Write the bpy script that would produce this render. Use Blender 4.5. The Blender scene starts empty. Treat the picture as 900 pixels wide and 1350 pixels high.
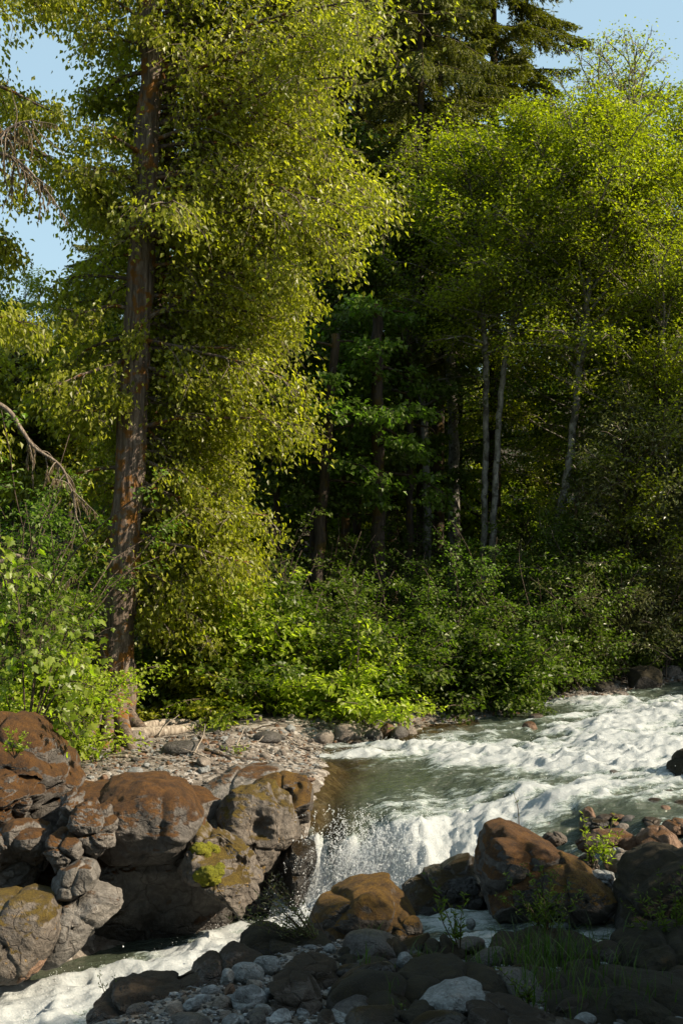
import bpy, math, random
import numpy as np

# ------------------------------------------------------------------ camera, sky, sun, exposure
S = bpy.context.scene
C = S.collection
CH, F = 3.5, 1590.0                     # eye height (m), focal length in photo pixels (900 x 1350)
cam_d = bpy.data.cameras.new('camera'); cam = bpy.data.objects.new('camera', cam_d); C.objects.link(cam)
cam.location = (0, 0, CH); cam.rotation_euler = (math.radians(90), 0, 0)
cam_d.sensor_fit = 'VERTICAL'; cam_d.angle = 2 * math.atan(675 / F)
cam_d.clip_start = 0.1; cam_d.clip_end = 2000
S.camera = cam
SUN_EL, SUN_AZ = 35.0, 102.0             # azimuth clockwise from +Y: the sun stands to the right
W = bpy.data.worlds.new('World'); S.world = W; W.use_nodes = True
nt = W.node_tree; nt.nodes.clear()
sky = nt.nodes.new('ShaderNodeTexSky'); sky.sky_type = 'NISHITA'; sky.sun_disc = False
sky.sun_elevation = math.radians(SUN_EL); sky.sun_rotation = math.radians(SUN_AZ)
sky.air_density = 1.0; sky.dust_density = 2.5; sky.ozone_density = 1.0
bg = nt.nodes.new('ShaderNodeBackground'); bg.inputs[1].default_value = 0.07
wo = nt.nodes.new('ShaderNodeOutputWorld')
hz = nt.nodes.new('ShaderNodeMix'); hz.data_type = 'RGBA'; hz.inputs[0].default_value = 0.5          # thin high haze
hz.inputs[7].default_value = (4.5, 6.5, 7.4, 1); nt.links.new(sky.outputs[0], hz.inputs[6])
nt.links.new(hz.outputs[2], bg.inputs[0]); nt.links.new(bg.outputs[0], wo.inputs[0])
sun_d = bpy.data.lights.new('sun', 'SUN'); sun_d.energy = 5.0; sun_d.angle = math.radians(0.5); sun_d.color = (1.0, 0.86, 0.65)
sun = bpy.data.objects.new('sun', sun_d); C.objects.link(sun)
_e, _a = math.radians(SUN_EL), math.radians(SUN_AZ)
_sv = (math.cos(_e) * math.sin(_a), math.cos(_e) * math.cos(_a), math.sin(_e))
from mathutils import Vector
sun.rotation_euler = Vector(_sv).to_track_quat('Z', 'Y').to_euler()
S.view_settings.view_transform = 'Standard'; S.view_settings.look = 'None'
S.view_settings.exposure = 1.14; S.view_settings.gamma = 1.0
S.render.engine = 'CYCLES'
S.cycles.max_bounces = 5; S.cycles.diffuse_bounces = 3; S.cycles.glossy_bounces = 2
S.cycles.transmission_bounces = 4; S.cycles.transparent_max_bounces = 8
S.cycles.caustics_reflective = False; S.cycles.caustics_refractive = False
S.cycles.use_denoising = True; S.cycles.denoiser = 'OPENIMAGEDENOISE'; S.cycles.denoising_input_passes = 'RGB_ALBEDO_NORMAL'
S.cycles.use_adaptive_sampling = False
S.cycles.sample_clamp_indirect = 6.0

# ------------------------------------------------------------------ helpers
def P(px, py, d):
    return np.array([(px - 450) / F * d, d, CH - (py - 675) / F * d])
def G(px, py, z):
    return P(px, py, (CH - z) * F / (py - 675))
def lerp(a, b, t): return a + (b - a) * t
def sstep(a, b, x):
    t = np.clip((x - a) / (b - a), 0, 1); return t * t * (3 - 2 * t)

def _hash(ix, iy, iz, seed):
    h = (ix.astype(np.uint32) * np.uint32(374761393) + iy.astype(np.uint32) * np.uint32(668265263)
         + iz.astype(np.uint32) * np.uint32(2246822519) + np.uint32((seed * 3266489917) & 0xffffffff))
    h = (h ^ (h >> np.uint32(13))) * np.uint32(1274126177)
    h = (h ^ (h >> np.uint32(16))) * np.uint32(2654435761)
    return ((h ^ (h >> np.uint32(15))) & np.uint32(0xffffff)).astype(np.float64) / 0xffffff
def vnoise(p, seed=0):
    i = np.floor(p).astype(np.int64); f = p - i; u = f * f * f * (f * (f * 6 - 15) + 10)
    r = 0
    for dx in (0, 1):
        wx = u[:, 0] if dx else 1 - u[:, 0]
        for dy in (0, 1):
            wy = u[:, 1] if dy else 1 - u[:, 1]
            for dz in (0, 1):
                wz = u[:, 2] if dz else 1 - u[:, 2]
                r = r + wx * wy * wz * _hash(i[:, 0] + dx, i[:, 1] + dy, i[:, 2] + dz, seed)
    return r
_ROT = np.array([[0.8, 0.36, -0.48], [-0.6, 0.48, -0.64], [0.0, 0.8, 0.6]])
def fbm(p, octv=4, seed=0, gain=0.5, lac=2.03, ridged=False):
    r, a, t = 0, 1.0, 0
    q = np.asarray(p, float)
    for o in range(octv):
        n = vnoise(q, seed + o * 17)
        if ridged: n = 1 - np.abs(2 * n - 1)
        r = r + a * n; t += a; a *= gain; q = (q @ _ROT.T) * lac + 3.7
    return r / t

class MB:
    """collects triangles; obj() links them as one mesh object"""
    def __init__(s): s.v, s.f, s.m, s.r, s.s, s.n = [], [], [], [], [], 0
    def add(s, V, Fc, mat=0, rnd=0.0, smooth=False):
        V = np.asarray(V, np.float32).reshape(-1, 3); Fc = np.asarray(Fc, np.int64).reshape(-1, 3)
        s.v.append(V); s.f.append(Fc + s.n); s.n += len(V); k = len(Fc)
        s.m.append(np.full(k, mat, np.int32)); s.s.append(np.full(k, smooth, bool))
        s.r.append(np.broadcast_to(np.asarray(rnd, np.float32), (k,)).copy())
    def mesh(s, name, mats):
        V = np.concatenate(s.v); Fc = np.concatenate(s.f).astype(np.int32)
        me = bpy.data.meshes.new(name)
        me.vertices.add(len(V)); me.vertices.foreach_set('co', V.ravel())
        me.loops.add(Fc.size); me.loops.foreach_set('vertex_index', Fc.ravel())
        me.polygons.add(len(Fc)); me.polygons.foreach_set('loop_start', np.arange(0, Fc.size, 3, dtype=np.int32))
        for m in mats: me.materials.append(m)
        me.polygons.foreach_set('material_index', np.concatenate(s.m))
        me.update(calc_edges=True)
        me.polygons.foreach_set('use_smooth', np.concatenate(s.s))
        at = me.attributes.new('rnd', 'FLOAT', 'FACE'); at.data.foreach_set('value', np.concatenate(s.r))
        me.validate()
        return me
    def obj(s, name, mats, parent=None, loc=None):
        o = bpy.data.objects.new(name, s.mesh(name, mats)); C.objects.link(o)
        if parent: o.parent = parent
        if loc is not None: o.location = loc
        return o
def tag(o, label=None, cat=None, group=None, kind=None):
    if label: o['label'] = label
    if cat: o['category'] = cat
    if group: o['group'] = group
    if kind: o['kind'] = kind
    return o
def thing(name, loc, label, cat, group=None, rz=0, sc=1.0):
    o = bpy.data.objects.new(name, None); C.objects.link(o)
    o.location = [float(c) for c in loc]; o.rotation_euler = (0, 0, rz); o.scale = (sc,) * 3 if np.isscalar(sc) else sc
    o.empty_display_size = 0.2
    return tag(o, label, cat, group)
def copy_thing(root, loc, rz, sc, label, group):
    r = root.copy(); C.objects.link(r); r.location = [float(c) for c in loc]; r.rotation_euler = (0, 0, rz)
    r.scale = (sc,) * 3 if np.isscalar(sc) else sc
    r['label'] = label; r['group'] = group
    for ch in list(root.children):
        c = ch.copy(); C.objects.link(c); c.parent = r
    return r

def unit(v): return v / np.maximum(np.linalg.norm(v, axis=-1, keepdims=True), 1e-9)
def tube(mb, pts, rad, seg=8, mat=0, rnd=0.0, disp=None, cap=True):
    pts = np.asarray(pts, float); n = len(pts); rad = np.broadcast_to(np.asarray(rad, float), (n,))
    T = unit(np.gradient(pts, axis=0))
    ref = np.array([0, 0, 1.0]) if abs(T[0, 2]) < .8 else np.array([1.0, 0, 0])
    A = unit(np.cross(T, ref)); B = np.cross(T, A)
    th = np.linspace(0, 2 * np.pi, seg, endpoint=False)
    ring = A[:, None, :] * np.cos(th)[None, :, None] + B[:, None, :] * np.sin(th)[None, :, None]
    R = np.repeat(rad[:, None], seg, 1)
    if disp is not None: R = R * disp(pts, th)
    V = (pts[:, None, :] + ring * R[:, :, None]).reshape(-1, 3)
    i = np.arange(n - 1)[:, None] * seg; j = np.arange(seg)[None, :]; k = (j + 1) % seg
    a, b, c, d = i + j, i + k, i + seg + k, i + seg + j
    Fc = np.concatenate([np.stack([a, b, c], -1).reshape(-1, 3), np.stack([a, c, d], -1).reshape(-1, 3)])
    if cap:
        V = np.vstack([V, pts[-1]]); e = (n - 1) * seg
        Fc = np.vstack([Fc, np.stack([e + np.arange(seg), e + (np.arange(seg) + 1) % seg, np.full(seg, n * seg)], -1)])
    mb.add(V, Fc, mat, rnd, True)
def resample(pts, n):
    """smooth Catmull-Rom resampling of a control polyline"""
    pts = np.asarray(pts, float)
    q = np.vstack([2 * pts[0] - pts[1], pts, 2 * pts[-1] - pts[-2]])
    t = np.linspace(0, len(pts) - 1 - 1e-6, n); i = t.astype(int); u = (t - i)[:, None]
    a, b, c, d = q[i], q[i + 1], q[i + 2], q[i + 3]
    return .5 * (2 * b + (c - a) * u + (2 * a - 5 * b + 4 * c - d) * u ** 2 + (3 * b - a - 3 * c + d) * u ** 3)
def grow(p0, d0, length, n, droop, wig, rng):
    pts = [np.array(p0, float)]; d = np.array(d0, float); st = length / n
    for k in range(n):
        d = d + np.array([0, 0, -droop / n]) + rng.normal(0, wig, 3); d /= np.linalg.norm(d)
        pts.append(pts[-1] + d * st)
    return np.array(pts)
def along(pts, t):
    x = np.asarray(t) * (len(pts) - 1); i = np.minimum(x.astype(int), len(pts) - 2); u = (x - i)[:, None]
    return pts[i] * (1 - u) + pts[i + 1] * u
def leaves(mb, Pb, D, L, Wd, rng, mat=0, up=0.6, fold=0.35, curl=0.15):
    n = len(Pb)
    if n == 0: return
    D = unit(D); L = np.broadcast_to(L, (n,))[:, None]; Wd = np.broadcast_to(Wd, (n,))[:, None]
    N = rng.normal(0, 1, (n, 3)); N[:, 2] = np.abs(N[:, 2]) + up * 2; N = unit(N - D * (N * D).sum(1, keepdims=True))
    Sd = np.cross(D, N)
    b = Pb; m = Pb + D * L * .42
    l = m + Sd * Wd * .5 + N * Wd * fold * .5; r = m - Sd * Wd * .5 + N * Wd * fold * .5
    t = Pb + D * L - N * L * curl
    V = np.stack([b, l, t, r], 1).reshape(-1, 3)
    k = np.arange(n)[:, None] * 4
    Fc = np.concatenate([k + np.array([[0, 1, 2]]), k + np.array([[0, 2, 3]])], 1).reshape(-1, 3)
    mb.add(V, Fc, mat, np.repeat(rng.random(n), 2), False)

# ------------------------------------------------------------------ materials
def new_mat(name):
    m = bpy.data.materials.new(name); m.use_nodes = True; m.node_tree.nodes.clear()
    t = m.node_tree; out = t.nodes.new('ShaderNodeOutputMaterial'); return m, t, out
def nd(t, typ, **kw):
    n = t.nodes.new(typ)
    for k, v in kw.items():
        if k.startswith('i_'): n.inputs[int(k[2:]) if k[2:].isdigit() else k[2:]].default_value = v
        else: setattr(n, k, v)
    return n
def lk(t, a, b): t.links.new(a, b)
def c4(c): return (c[0], c[1], c[2], 1)
def noise(t, vec, scale, detail=4, rough=.55, dist=0.0):
    n = nd(t, 'ShaderNodeTexNoise'); n.inputs['Scale'].default_value = scale; n.inputs['Detail'].default_value = detail
    n.inputs['Roughness'].default_value = rough; n.inputs['Distortion'].default_value = dist
    if vec is not None: lk(t, vec, n.inputs['Vector'])
    return n.outputs[0]
def ramp(t, fac, stops):
    r = nd(t, 'ShaderNodeValToRGB'); cr = r.color_ramp
    while len(cr.elements) < len(stops): cr.elements.new(0.5)
    for e, (p, c) in zip(cr.elements, stops):
        e.position = p; e.color = c4(c) if not np.isscalar(c) else (c, c, c, 1)
    lk(t, fac, r.inputs[0]); return r.outputs[0]
def mix(t, fac, a, b, mode='MIX'):
    m = nd(t, 'ShaderNodeMix', data_type='RGBA', blend_type=mode)
    for s, v in ((0, fac), (6, a), (7, b)):
        if hasattr(v, 'is_output'): lk(t, v, m.inputs[s])
        else: m.inputs[s].default_value = v if np.isscalar(v) else c4(v)
    return m.outputs[2]
def math_(t, op, a, b=None, clamp=False):
    m = nd(t, 'ShaderNodeMath', operation=op, use_clamp=clamp)
    for s, v in ((0, a), (1, b)):
        if v is None: continue
        if hasattr(v, 'is_output'): lk(t, v, m.inputs[s])
        else: m.inputs[s].default_value = v
    return m.outputs[0]
def mrange(t, v, a, b, lo=0.0, hi=1.0):
    m = nd(t, 'ShaderNodeMapRange', interpolation_type='SMOOTHSTEP')
    lk(t, v, m.inputs[0])
    for s, x in ((1, a), (2, b), (3, lo), (4, hi)): m.inputs[s].default_value = x
    return m.outputs[0]
def bump(t, h, strength, dist, nrm=None):
    b = nd(t, 'ShaderNodeBump'); b.inputs['Strength'].default_value = strength; b.inputs['Distance'].default_value = dist
    lk(t, h, b.inputs['Height'])
    if nrm is not None: lk(t, nrm, b.inputs['Normal'])
    return b.outputs[0]
def principled(t, out, col, rough=.6, spec=.5, nrm=None):
    p = nd(t, 'ShaderNodeBsdfPrincipled')
    for s, v in (('Base Color', col), ('Roughness', rough), ('Specular IOR Level', spec)):
        if hasattr(v, 'is_output'): lk(t, v, p.inputs[s])
        else: p.inputs[s].default_value = v if np.isscalar(v) else c4(v)
    if nrm is not None: lk(t, nrm, p.inputs['Normal'])
    if out is not None: lk(t, p.outputs[0], out.inputs[0])
    return p.outputs[0]

def leaf_mat(name, c1, c2, c3, trans=(.35, .30, .03), tw=.4, rough=.42, spec=.45):
    m, t, out = new_mat(name)
    at = nd(t, 'ShaderNodeAttribute', attribute_name='rnd')
    co = nd(t, 'ShaderNodeTexCoord')
    big = noise(t, co.outputs['Object'], 1.1, 2)
    f = math_(t, 'ADD', math_(t, 'MULTIPLY', at.outputs['Fac'], .75), math_(t, 'MULTIPLY', big, .5))
    f = math_(t, 'SUBTRACT', f, .12)
    col = ramp(t, f, [(0.05, c1), (.5, c2), (.95, c3)])
    p = principled(t, None, col, rough, spec)
    tr = nd(t, 'ShaderNodeBsdfTranslucent')
    lk(t, mix(t, 1.0, col, (trans[0] / .15, trans[1] / .15, trans[2] / .03), 'MULTIPLY'), tr.inputs[0])
    ms = nd(t, 'ShaderNodeMixShader'); ms.inputs[0].default_value = tw
    lk(t, p, ms.inputs[1]); lk(t, tr.outputs[0], ms.inputs[2]); lk(t, ms.outputs[0], out.inputs[0])
    return m
def bark_mat(name, ca, cb, cm=None, moss=0.0, vs=.12, scale=24, bstr=.9, spots=None):
    m, t, out = new_mat(name)
    co = nd(t, 'ShaderNodeTexCoord'); mp = nd(t, 'ShaderNodeMapping'); mp.inputs['Scale'].default_value = (1, 1, vs)
    lk(t, co.outputs['Object'], mp.inputs[0])
    n1 = noise(t, mp.outputs[0], scale, 6, .65, .4)
    n2 = noise(t, co.outputs['Object'], 5, 4)
    col = ramp(t, n1, [(.3, [x * .35 for x in ca]), (.48, ca), (.72, cb)])
    if spots: col = mix(t, mrange(t, noise(t, co.outputs['Object'], spots[0], 5, .6), .5, .62), col, spots[1])
    if cm is not None:
        col = mix(t, mrange(t, n2, .62 - moss * .35, .72 - moss * .3), col, cm)
    h = math_(t, 'ADD', n1, math_(t, 'MULTIPLY', noise(t, co.outputs['Object'], 60, 3), .3))
    principled(t, out, col, .85, .25, bump(t, h, bstr, .03))
    return m
def rock_mat(name, ca, cb, cm, cm2, moss=.5, wet=None, rough=.8, lichen=None, scale=1.0, strata=0.0):
    """moss: share of the upward facing surface under dry moss; wet: (z, height) of the splashed, darker foot"""
    m, t, out = new_mat(name)
    co = nd(t, 'ShaderNodeTexCoord'); ge = nd(t, 'ShaderNodeNewGeometry')
    X = ge.outputs['Position']
    n1 = noise(t, X, 3.2 * scale, 8, .62, .3); n2 = noise(t, X, 19 * scale, 6, .6); n3 = noise(t, X, 90 * scale, 3, .6)
    col = ramp(t, n1, [(.3, ca), (.55, [lerp(a, b, .5) for a, b in zip(ca, cb)]), (.75, cb)])
    col = mix(t, mrange(t, n2, .35, .75), mix(t, 1.0, col, (.62, .6, .58), 'MULTIPLY'), col)
    vo = nd(t, 'ShaderNodeTexVoronoi', feature='DISTANCE_TO_EDGE'); vo.inputs['Scale'].default_value = 2.3 * scale
    dv = nd(t, 'ShaderNodeVectorMath', operation='ADD'); sc_ = nd(t, 'ShaderNodeVectorMath', operation='SCALE'); sc_.inputs['Scale'].default_value = .35
    nn = nd(t, 'ShaderNodeTexNoise'); nn.inputs['Scale'].default_value = 4 * scale; lk(t, X, nn.inputs['Vector'])
    lk(t, nn.outputs['Color'], sc_.inputs[0]); lk(t, X, dv.inputs[0]); lk(t, sc_.outputs[0], dv.inputs[1]); lk(t, dv.outputs[0], vo.inputs['Vector'])
    crack = mrange(t, vo.outputs['Distance'], 0.0, .035)
    col = mix(t, crack, mix(t, 1.0, col, (.6, .57, .55), 'MULTIPLY'), col)
    h = math_(t, 'ADD', math_(t, 'ADD', math_(t, 'MULTIPLY', n1, .55), math_(t, 'MULTIPLY', n2, .35)), math_(t, 'MULTIPLY', n3, .12))
    h = math_(t, 'ADD', h, math_(t, 'MULTIPLY', crack, .10))
    if strata:
        mp = nd(t, 'ShaderNodeMapping'); mp.inputs['Scale'].default_value = (1, 1, 6); mp.inputs['Rotation'].default_value = (.3, .5, 0); lk(t, X, mp.inputs[0])
        sn = noise(t, mp.outputs[0], 4, 5, .6, .5)
        col = mix(t, mrange(t, sn, .45, .62, 0, strata), col, (.42, .44, .45))
    sep = nd(t, 'ShaderNodeSeparateXYZ'); lk(t, ge.outputs['Normal'], sep.inputs[0])
    rg = math_(t, 'SUBTRACT', .82, math_(t, 'MULTIPLY', n2, .12)) if rough is None else rough
    if lichen:
        col = mix(t, mrange(t, noise(t, X, 13, 6, .65), .60, .68), col, lichen)
    if moss > 0:
        mm = math_(t, 'ADD', math_(t, 'MULTIPLY', sep.outputs[2], .55), math_(t, 'MULTIPLY', noise(t, X, 2.3 * scale, 6, .62, .3), 1.1))
        mk = mrange(t, mm, 1.08 - moss * .62, 1.24 - moss * .62)
        mcol = ramp(t, noise(t, X, 7, 5, .7), [(.33, cm), (.68, cm2)])
        mcol = mix(t, mrange(t, noise(t, X, 70, 3, .7), .3, .7), mix(t, 1.0, mcol, (.5, .5, .5), 'MULTIPLY'), mcol)
        col = mix(t, mk, col, mcol)
        fz = math_(t, 'MULTIPLY', noise(t, X, 120, 4, .75), math_(t, 'MULTIPLY', mk, .8))
        h = math_(t, 'ADD', h, math_(t, 'ADD', fz, math_(t, 'MULTIPLY', mk, .12)))
    if wet:
        sp = nd(t, 'ShaderNodeSeparateXYZ'); lk(t, X, sp.inputs[0])
        wz = math_(t, 'ADD', sp.outputs[2], math_(t, 'MULTIPLY', math_(t, 'SUBTRACT', n1, .5), wet[1] * 2.2))
        wk = mrange(t, wz, wet[0], wet[0] + wet[1])
        col = mix(t, wk, mix(t, 1.0, col, (.38, .36, .34), 'MULTIPLY'), col)
        rg = mrange(t, wz, wet[0], wet[0] + wet[1], .28, .8)
    ck = nd(t, 'ShaderNodeTexVoronoi', feature='DISTANCE_TO_EDGE'); ck.inputs['Scale'].default_value = 9 * scale; lk(t, dv.outputs[0], ck.inputs['Vector'])
    h = math_(t, 'ADD', h, math_(t, 'MULTIPLY', mrange(t, ck.outputs['Distance'], 0, .03), math_(t, 'MULTIPLY', noise(t, X, 2.0 * scale, 3), .10)))
    principled(t, out, col, rg, .4, bump(t, h, 1.0, .085 / scale ** .5))
    return m

# ------------------------------------------------------------------ ground and river (the setting)
XF = [-60, -12, -5, -3.34, -2.9, -2.65, -2.26, -1.7, -.94, -.56, -.44, -.34, -.22, .34, 1.04, 1.84, 3.2, 4.6, 6.4, 8, 10, 12, 60]
YF = [6.5, 9.6, 11.6, 12.5, 12.7, 13.0, 13.4, 13.9, 14.0, 14.1, 15.0, 16.0, 17.2, 17.9, 18.4, 19.4, 20.2, 20.8, 22.5, 23.7, 25.9, 28.6, 90]
XN = [-60, -12, -5, -2.4, -1.8, -1.06, -.43, .2, .95, 1.5, 2.3, 2.95, 3.4, 3.9, 6, 9, 12, 60]
YN = [0, 4, 6.6, 8.6, 9.2, 10.1, 11.2, 12.2, 12.9, 12.8, 12.9, 13.0, 13.3, 13.6, 14.6, 17, 20, 74]
def yfar(x): return np.interp(x, XF, YF)
def ynear(x): return np.interp(x, XN, YN)
_sx = np.linspace(-14, 16, 900)
_SF = np.stack([_sx, yfar(_sx)], 1); _SF = np.vstack([_SF, [[x_, y_] for x0, y0, x1, y1 in zip(XF[:-1], YF[:-1], XF[1:], YF[1:]) for x_, y_ in zip(np.linspace(x0, x1, 14), np.linspace(y0, y1, 14)) if x1 - x0 < 1]])
_SF = _SF[::3]
def dfar(x, y):
    """signed distance to the far shore, positive on land"""
    s = y - yfar(x); shp = s.shape; r = np.array(s, float).ravel(); xf, yf_ = np.ravel(x), np.ravel(y)
    near = np.flatnonzero((np.abs(r) < 4.5) & (xf > -8) & (xf < 12))
    for a in range(0, len(near), 20000):
        k = near[a:a + 20000]
        dd = np.sqrt(((xf[k][:, None] - _SF[None, :, 0]) ** 2 + (yf_[k][:, None] - _SF[None, :, 1]) ** 2).min(1))
        r[k] = np.sign(r[k]) * np.minimum(dd, np.abs(r[k]))
    return r.reshape(shp)
def zupper(x): return .062 * np.clip(x, 0, 12) + .01 * np.clip(x - 12, 0, 60)
def ylip(x):
    w = fbm(np.stack([np.ravel(x) * 2.3, np.ravel(x) * 0, np.ravel(x) * 0], -1), 3, 91).reshape(np.shape(x)) - .5
    return np.interp(x, [-.6, -.1, .25, .6, .9, 1.3, 2, 2.6, 3.2, 60], [14.85, 14.75, 14.35, 14.25, 14.45, 14.5, 14.0, 13.2, 12.2, 0]) + w * .55
def lrun(x): return np.interp(x, [-.2, .5, 1.0, 1.6], [.75, .95, 1.9, 2.3])
def zwater(x, y):
    pool = -1.1 + .05 * np.clip(x + .5, -6, 0)
    t = (.82 * sstep(0, 1, (ylip(x) - y) / lrun(x)) + .18 * sstep(-1.1, .2, ylip(x) - y))
    t = np.where(x < -.5, np.maximum(t, sstep(-.5, -.62, x) * sstep(15.0, 14.3, y)), t)
    return lerp(zupper(x), pool, t)
def side_y(x): return 10.85 + .12 * np.sin(x * 2.1) + .05 * np.clip(x - 2.4, 0, 3)
def side_z(x): return -.33 + .10 * (x - 1.1)
def zground(x, y):
    x = np.asarray(x, float); y = np.asarray(y, float)
    yn, zw, df = ynear(x), zwater(x, y), dfar(x, y)
    p = np.stack([x, y, np.zeros_like(x)], -1).reshape(-1, 3)
    n1 = (fbm(p * .9, 4, 5) - .5).reshape(x.shape); n2 = (fbm(p * 4.2, 3, 9) - .5).reshape(x.shape)
    zn = np.interp(y, [-60, -10, 0, 5, 8, 10, 11, 12.5, 30], [7, 3.2, 1.9, .8, .04, -.17, -.33, -.36, -.3]) + .05 * np.clip(x - 2.5, 0, 8)
    zf = np.maximum(.12 + .038 * np.clip(y - 16, -3, 14), zupper(x) + .3) + .04 * np.clip(y - 30, 0, 12) + .24 * np.clip(y - 40, 0, 60) + .05 * np.clip(-x - 3.5, 0, 8)
    tn = sstep(-.15, 1.3, yn - y); tf = sstep(-.25, 1.5, df)
    z = zw - .55 * sstep(0, .9, np.minimum(y - yn, -df)) + .0
    z = lerp(z, zn, tn); z = lerp(z, zf, tf)
    z = z + n1 * .16 + n2 * .05
    ch = np.exp(-((y - side_y(x)) / .34) ** 2) * sstep(.1, .5, x) * sstep(6, 4, x)
    return lerp(z, side_z(x) - .14 + n2 * .22, ch)
def zg(x, y): return float(zground(np.array([x]), np.array([y]))[0])
def hit(px, py):
    """where the sight line of a photo pixel meets the ground or the water"""
    d = np.arange(5, 60, .03); x = (px - 450) / F * d; z = CH - (py - 675) / F * d
    g = np.maximum(zground(x, d), np.where((d > ynear(x)) & (d < yfar(x)), zwater(x, d), -9))
    i = np.argmax(z < g); i = i if z[i] < g[i] else len(d) - 1
    return np.array([x[i], d[i], g[i]])

def axis(lo, hi, step, far_lo, far_hi):
    a = list(np.arange(lo, hi + 1e-6, step)); s = step; v = lo
    while v > far_lo: s *= 1.22; v -= s; a.insert(0, v)
    s = step; v = hi
    while v < far_hi: s *= 1.22; v += s; a.append(v)
    return np.array(a)
def sheet(xs, ys, zfun):
    X, Y = np.meshgrid(xs, ys); Z = zfun(X, Y); nx, ny = len(xs), len(ys)
    V = np.stack([X, Y, Z], -1).reshape(-1, 3)
    i = np.arange(ny - 1)[:, None] * nx; j = np.arange(nx - 1)[None, :]
    a, b, c, d = i + j, i + j + 1, i + nx + j + 1, i + nx + j
    return V, np.concatenate([np.stack([a, b, c], -1).reshape(-1, 3), np.stack([a, c, d], -1).reshape(-1, 3)])

def ground_mat():
    m, t, out = new_mat('ground_soil_and_gravel')
    ge = nd(t, 'ShaderNodeNewGeometry'); X = ge.outputs['Position']
    at = nd(t, 'ShaderNodeAttribute', attribute_name='forest')
    v1 = nd(t, 'ShaderNodeTexVoronoi'); v1.inputs['Scale'].default_value = 15; v1.inputs['Randomness'].default_value = 1; lk(t, X, v1.inputs['Vector'])
    v2 = nd(t, 'ShaderNodeTexVoronoi', feature='DISTANCE_TO_EDGE'); v2.inputs['Scale'].default_value = 15; lk(t, X, v2.inputs['Vector'])
    sc = nd(t, 'ShaderNodeSeparateColor'); lk(t, v1.outputs['Color'], sc.inputs[0])
    n1 = noise(t, X, 1.7, 6, .6); n2 = noise(t, X, 30, 5, .65)
    st = ramp(t, sc.outputs[0], [(0, (.10, .085, .07)), (.4, (.19, .165, .14)), (.75, (.28, .25, .22)), (1, (.36, .34, .32))])
    sand = mix(t, n2, (.075, .058, .042), (.17, .138, .108))
    g = mix(t, mrange(t, n1, .34, .5), sand, st)
    g = mix(t, mrange(t, v2.outputs['Distance'], 0, .012), (.04, .033, .025), g)
    litter = ramp(t, n2, [(.3, (.018, .014, .008)), (.55, (.05, .034, .018)), (.75, (.10, .065, .03))])
    litter = mix(t, mrange(t, noise(t, X, 3, 5), .5, .65), litter, (.03, .05, .012))
    c = mix(t, at.outputs['Fac'], g, litter)
    sp = nd(t, 'ShaderNodeSeparateXYZ'); lk(t, X, sp.inputs[0])
    h = math_(t, 'ADD', n2, math_(t, 'MULTIPLY', mrange(t, v2.outputs['Distance'], 0, .03), .6))
    principled(t, out, c, .85, .3, bump(t, h, 1.0, .03)); return m

xs = axis(-7, 9, .07, -420, 420); ys = axis(4, 25, .07, -120, 620)
V, Fc = sheet(xs, ys, zground)
mb = MB(); mb.add(V, Fc, 0, 0, True); ground = mb.obj('ground', [ground_mat()]); tag(ground, kind='structure')
fo = sstep(18.6, 20.2, V[:, 1] - .55 * np.clip(V[:, 0], -3, 12)) + sstep(11.4, 9.8, V[:, 1]) * .8 * sstep(-.8, .6, V[:, 0])
at = ground.data.attributes.new('forest', 'FLOAT', 'POINT'); at.data.foreach_set('value', np.clip(fo, 0, 1).astype(np.float32))

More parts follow.
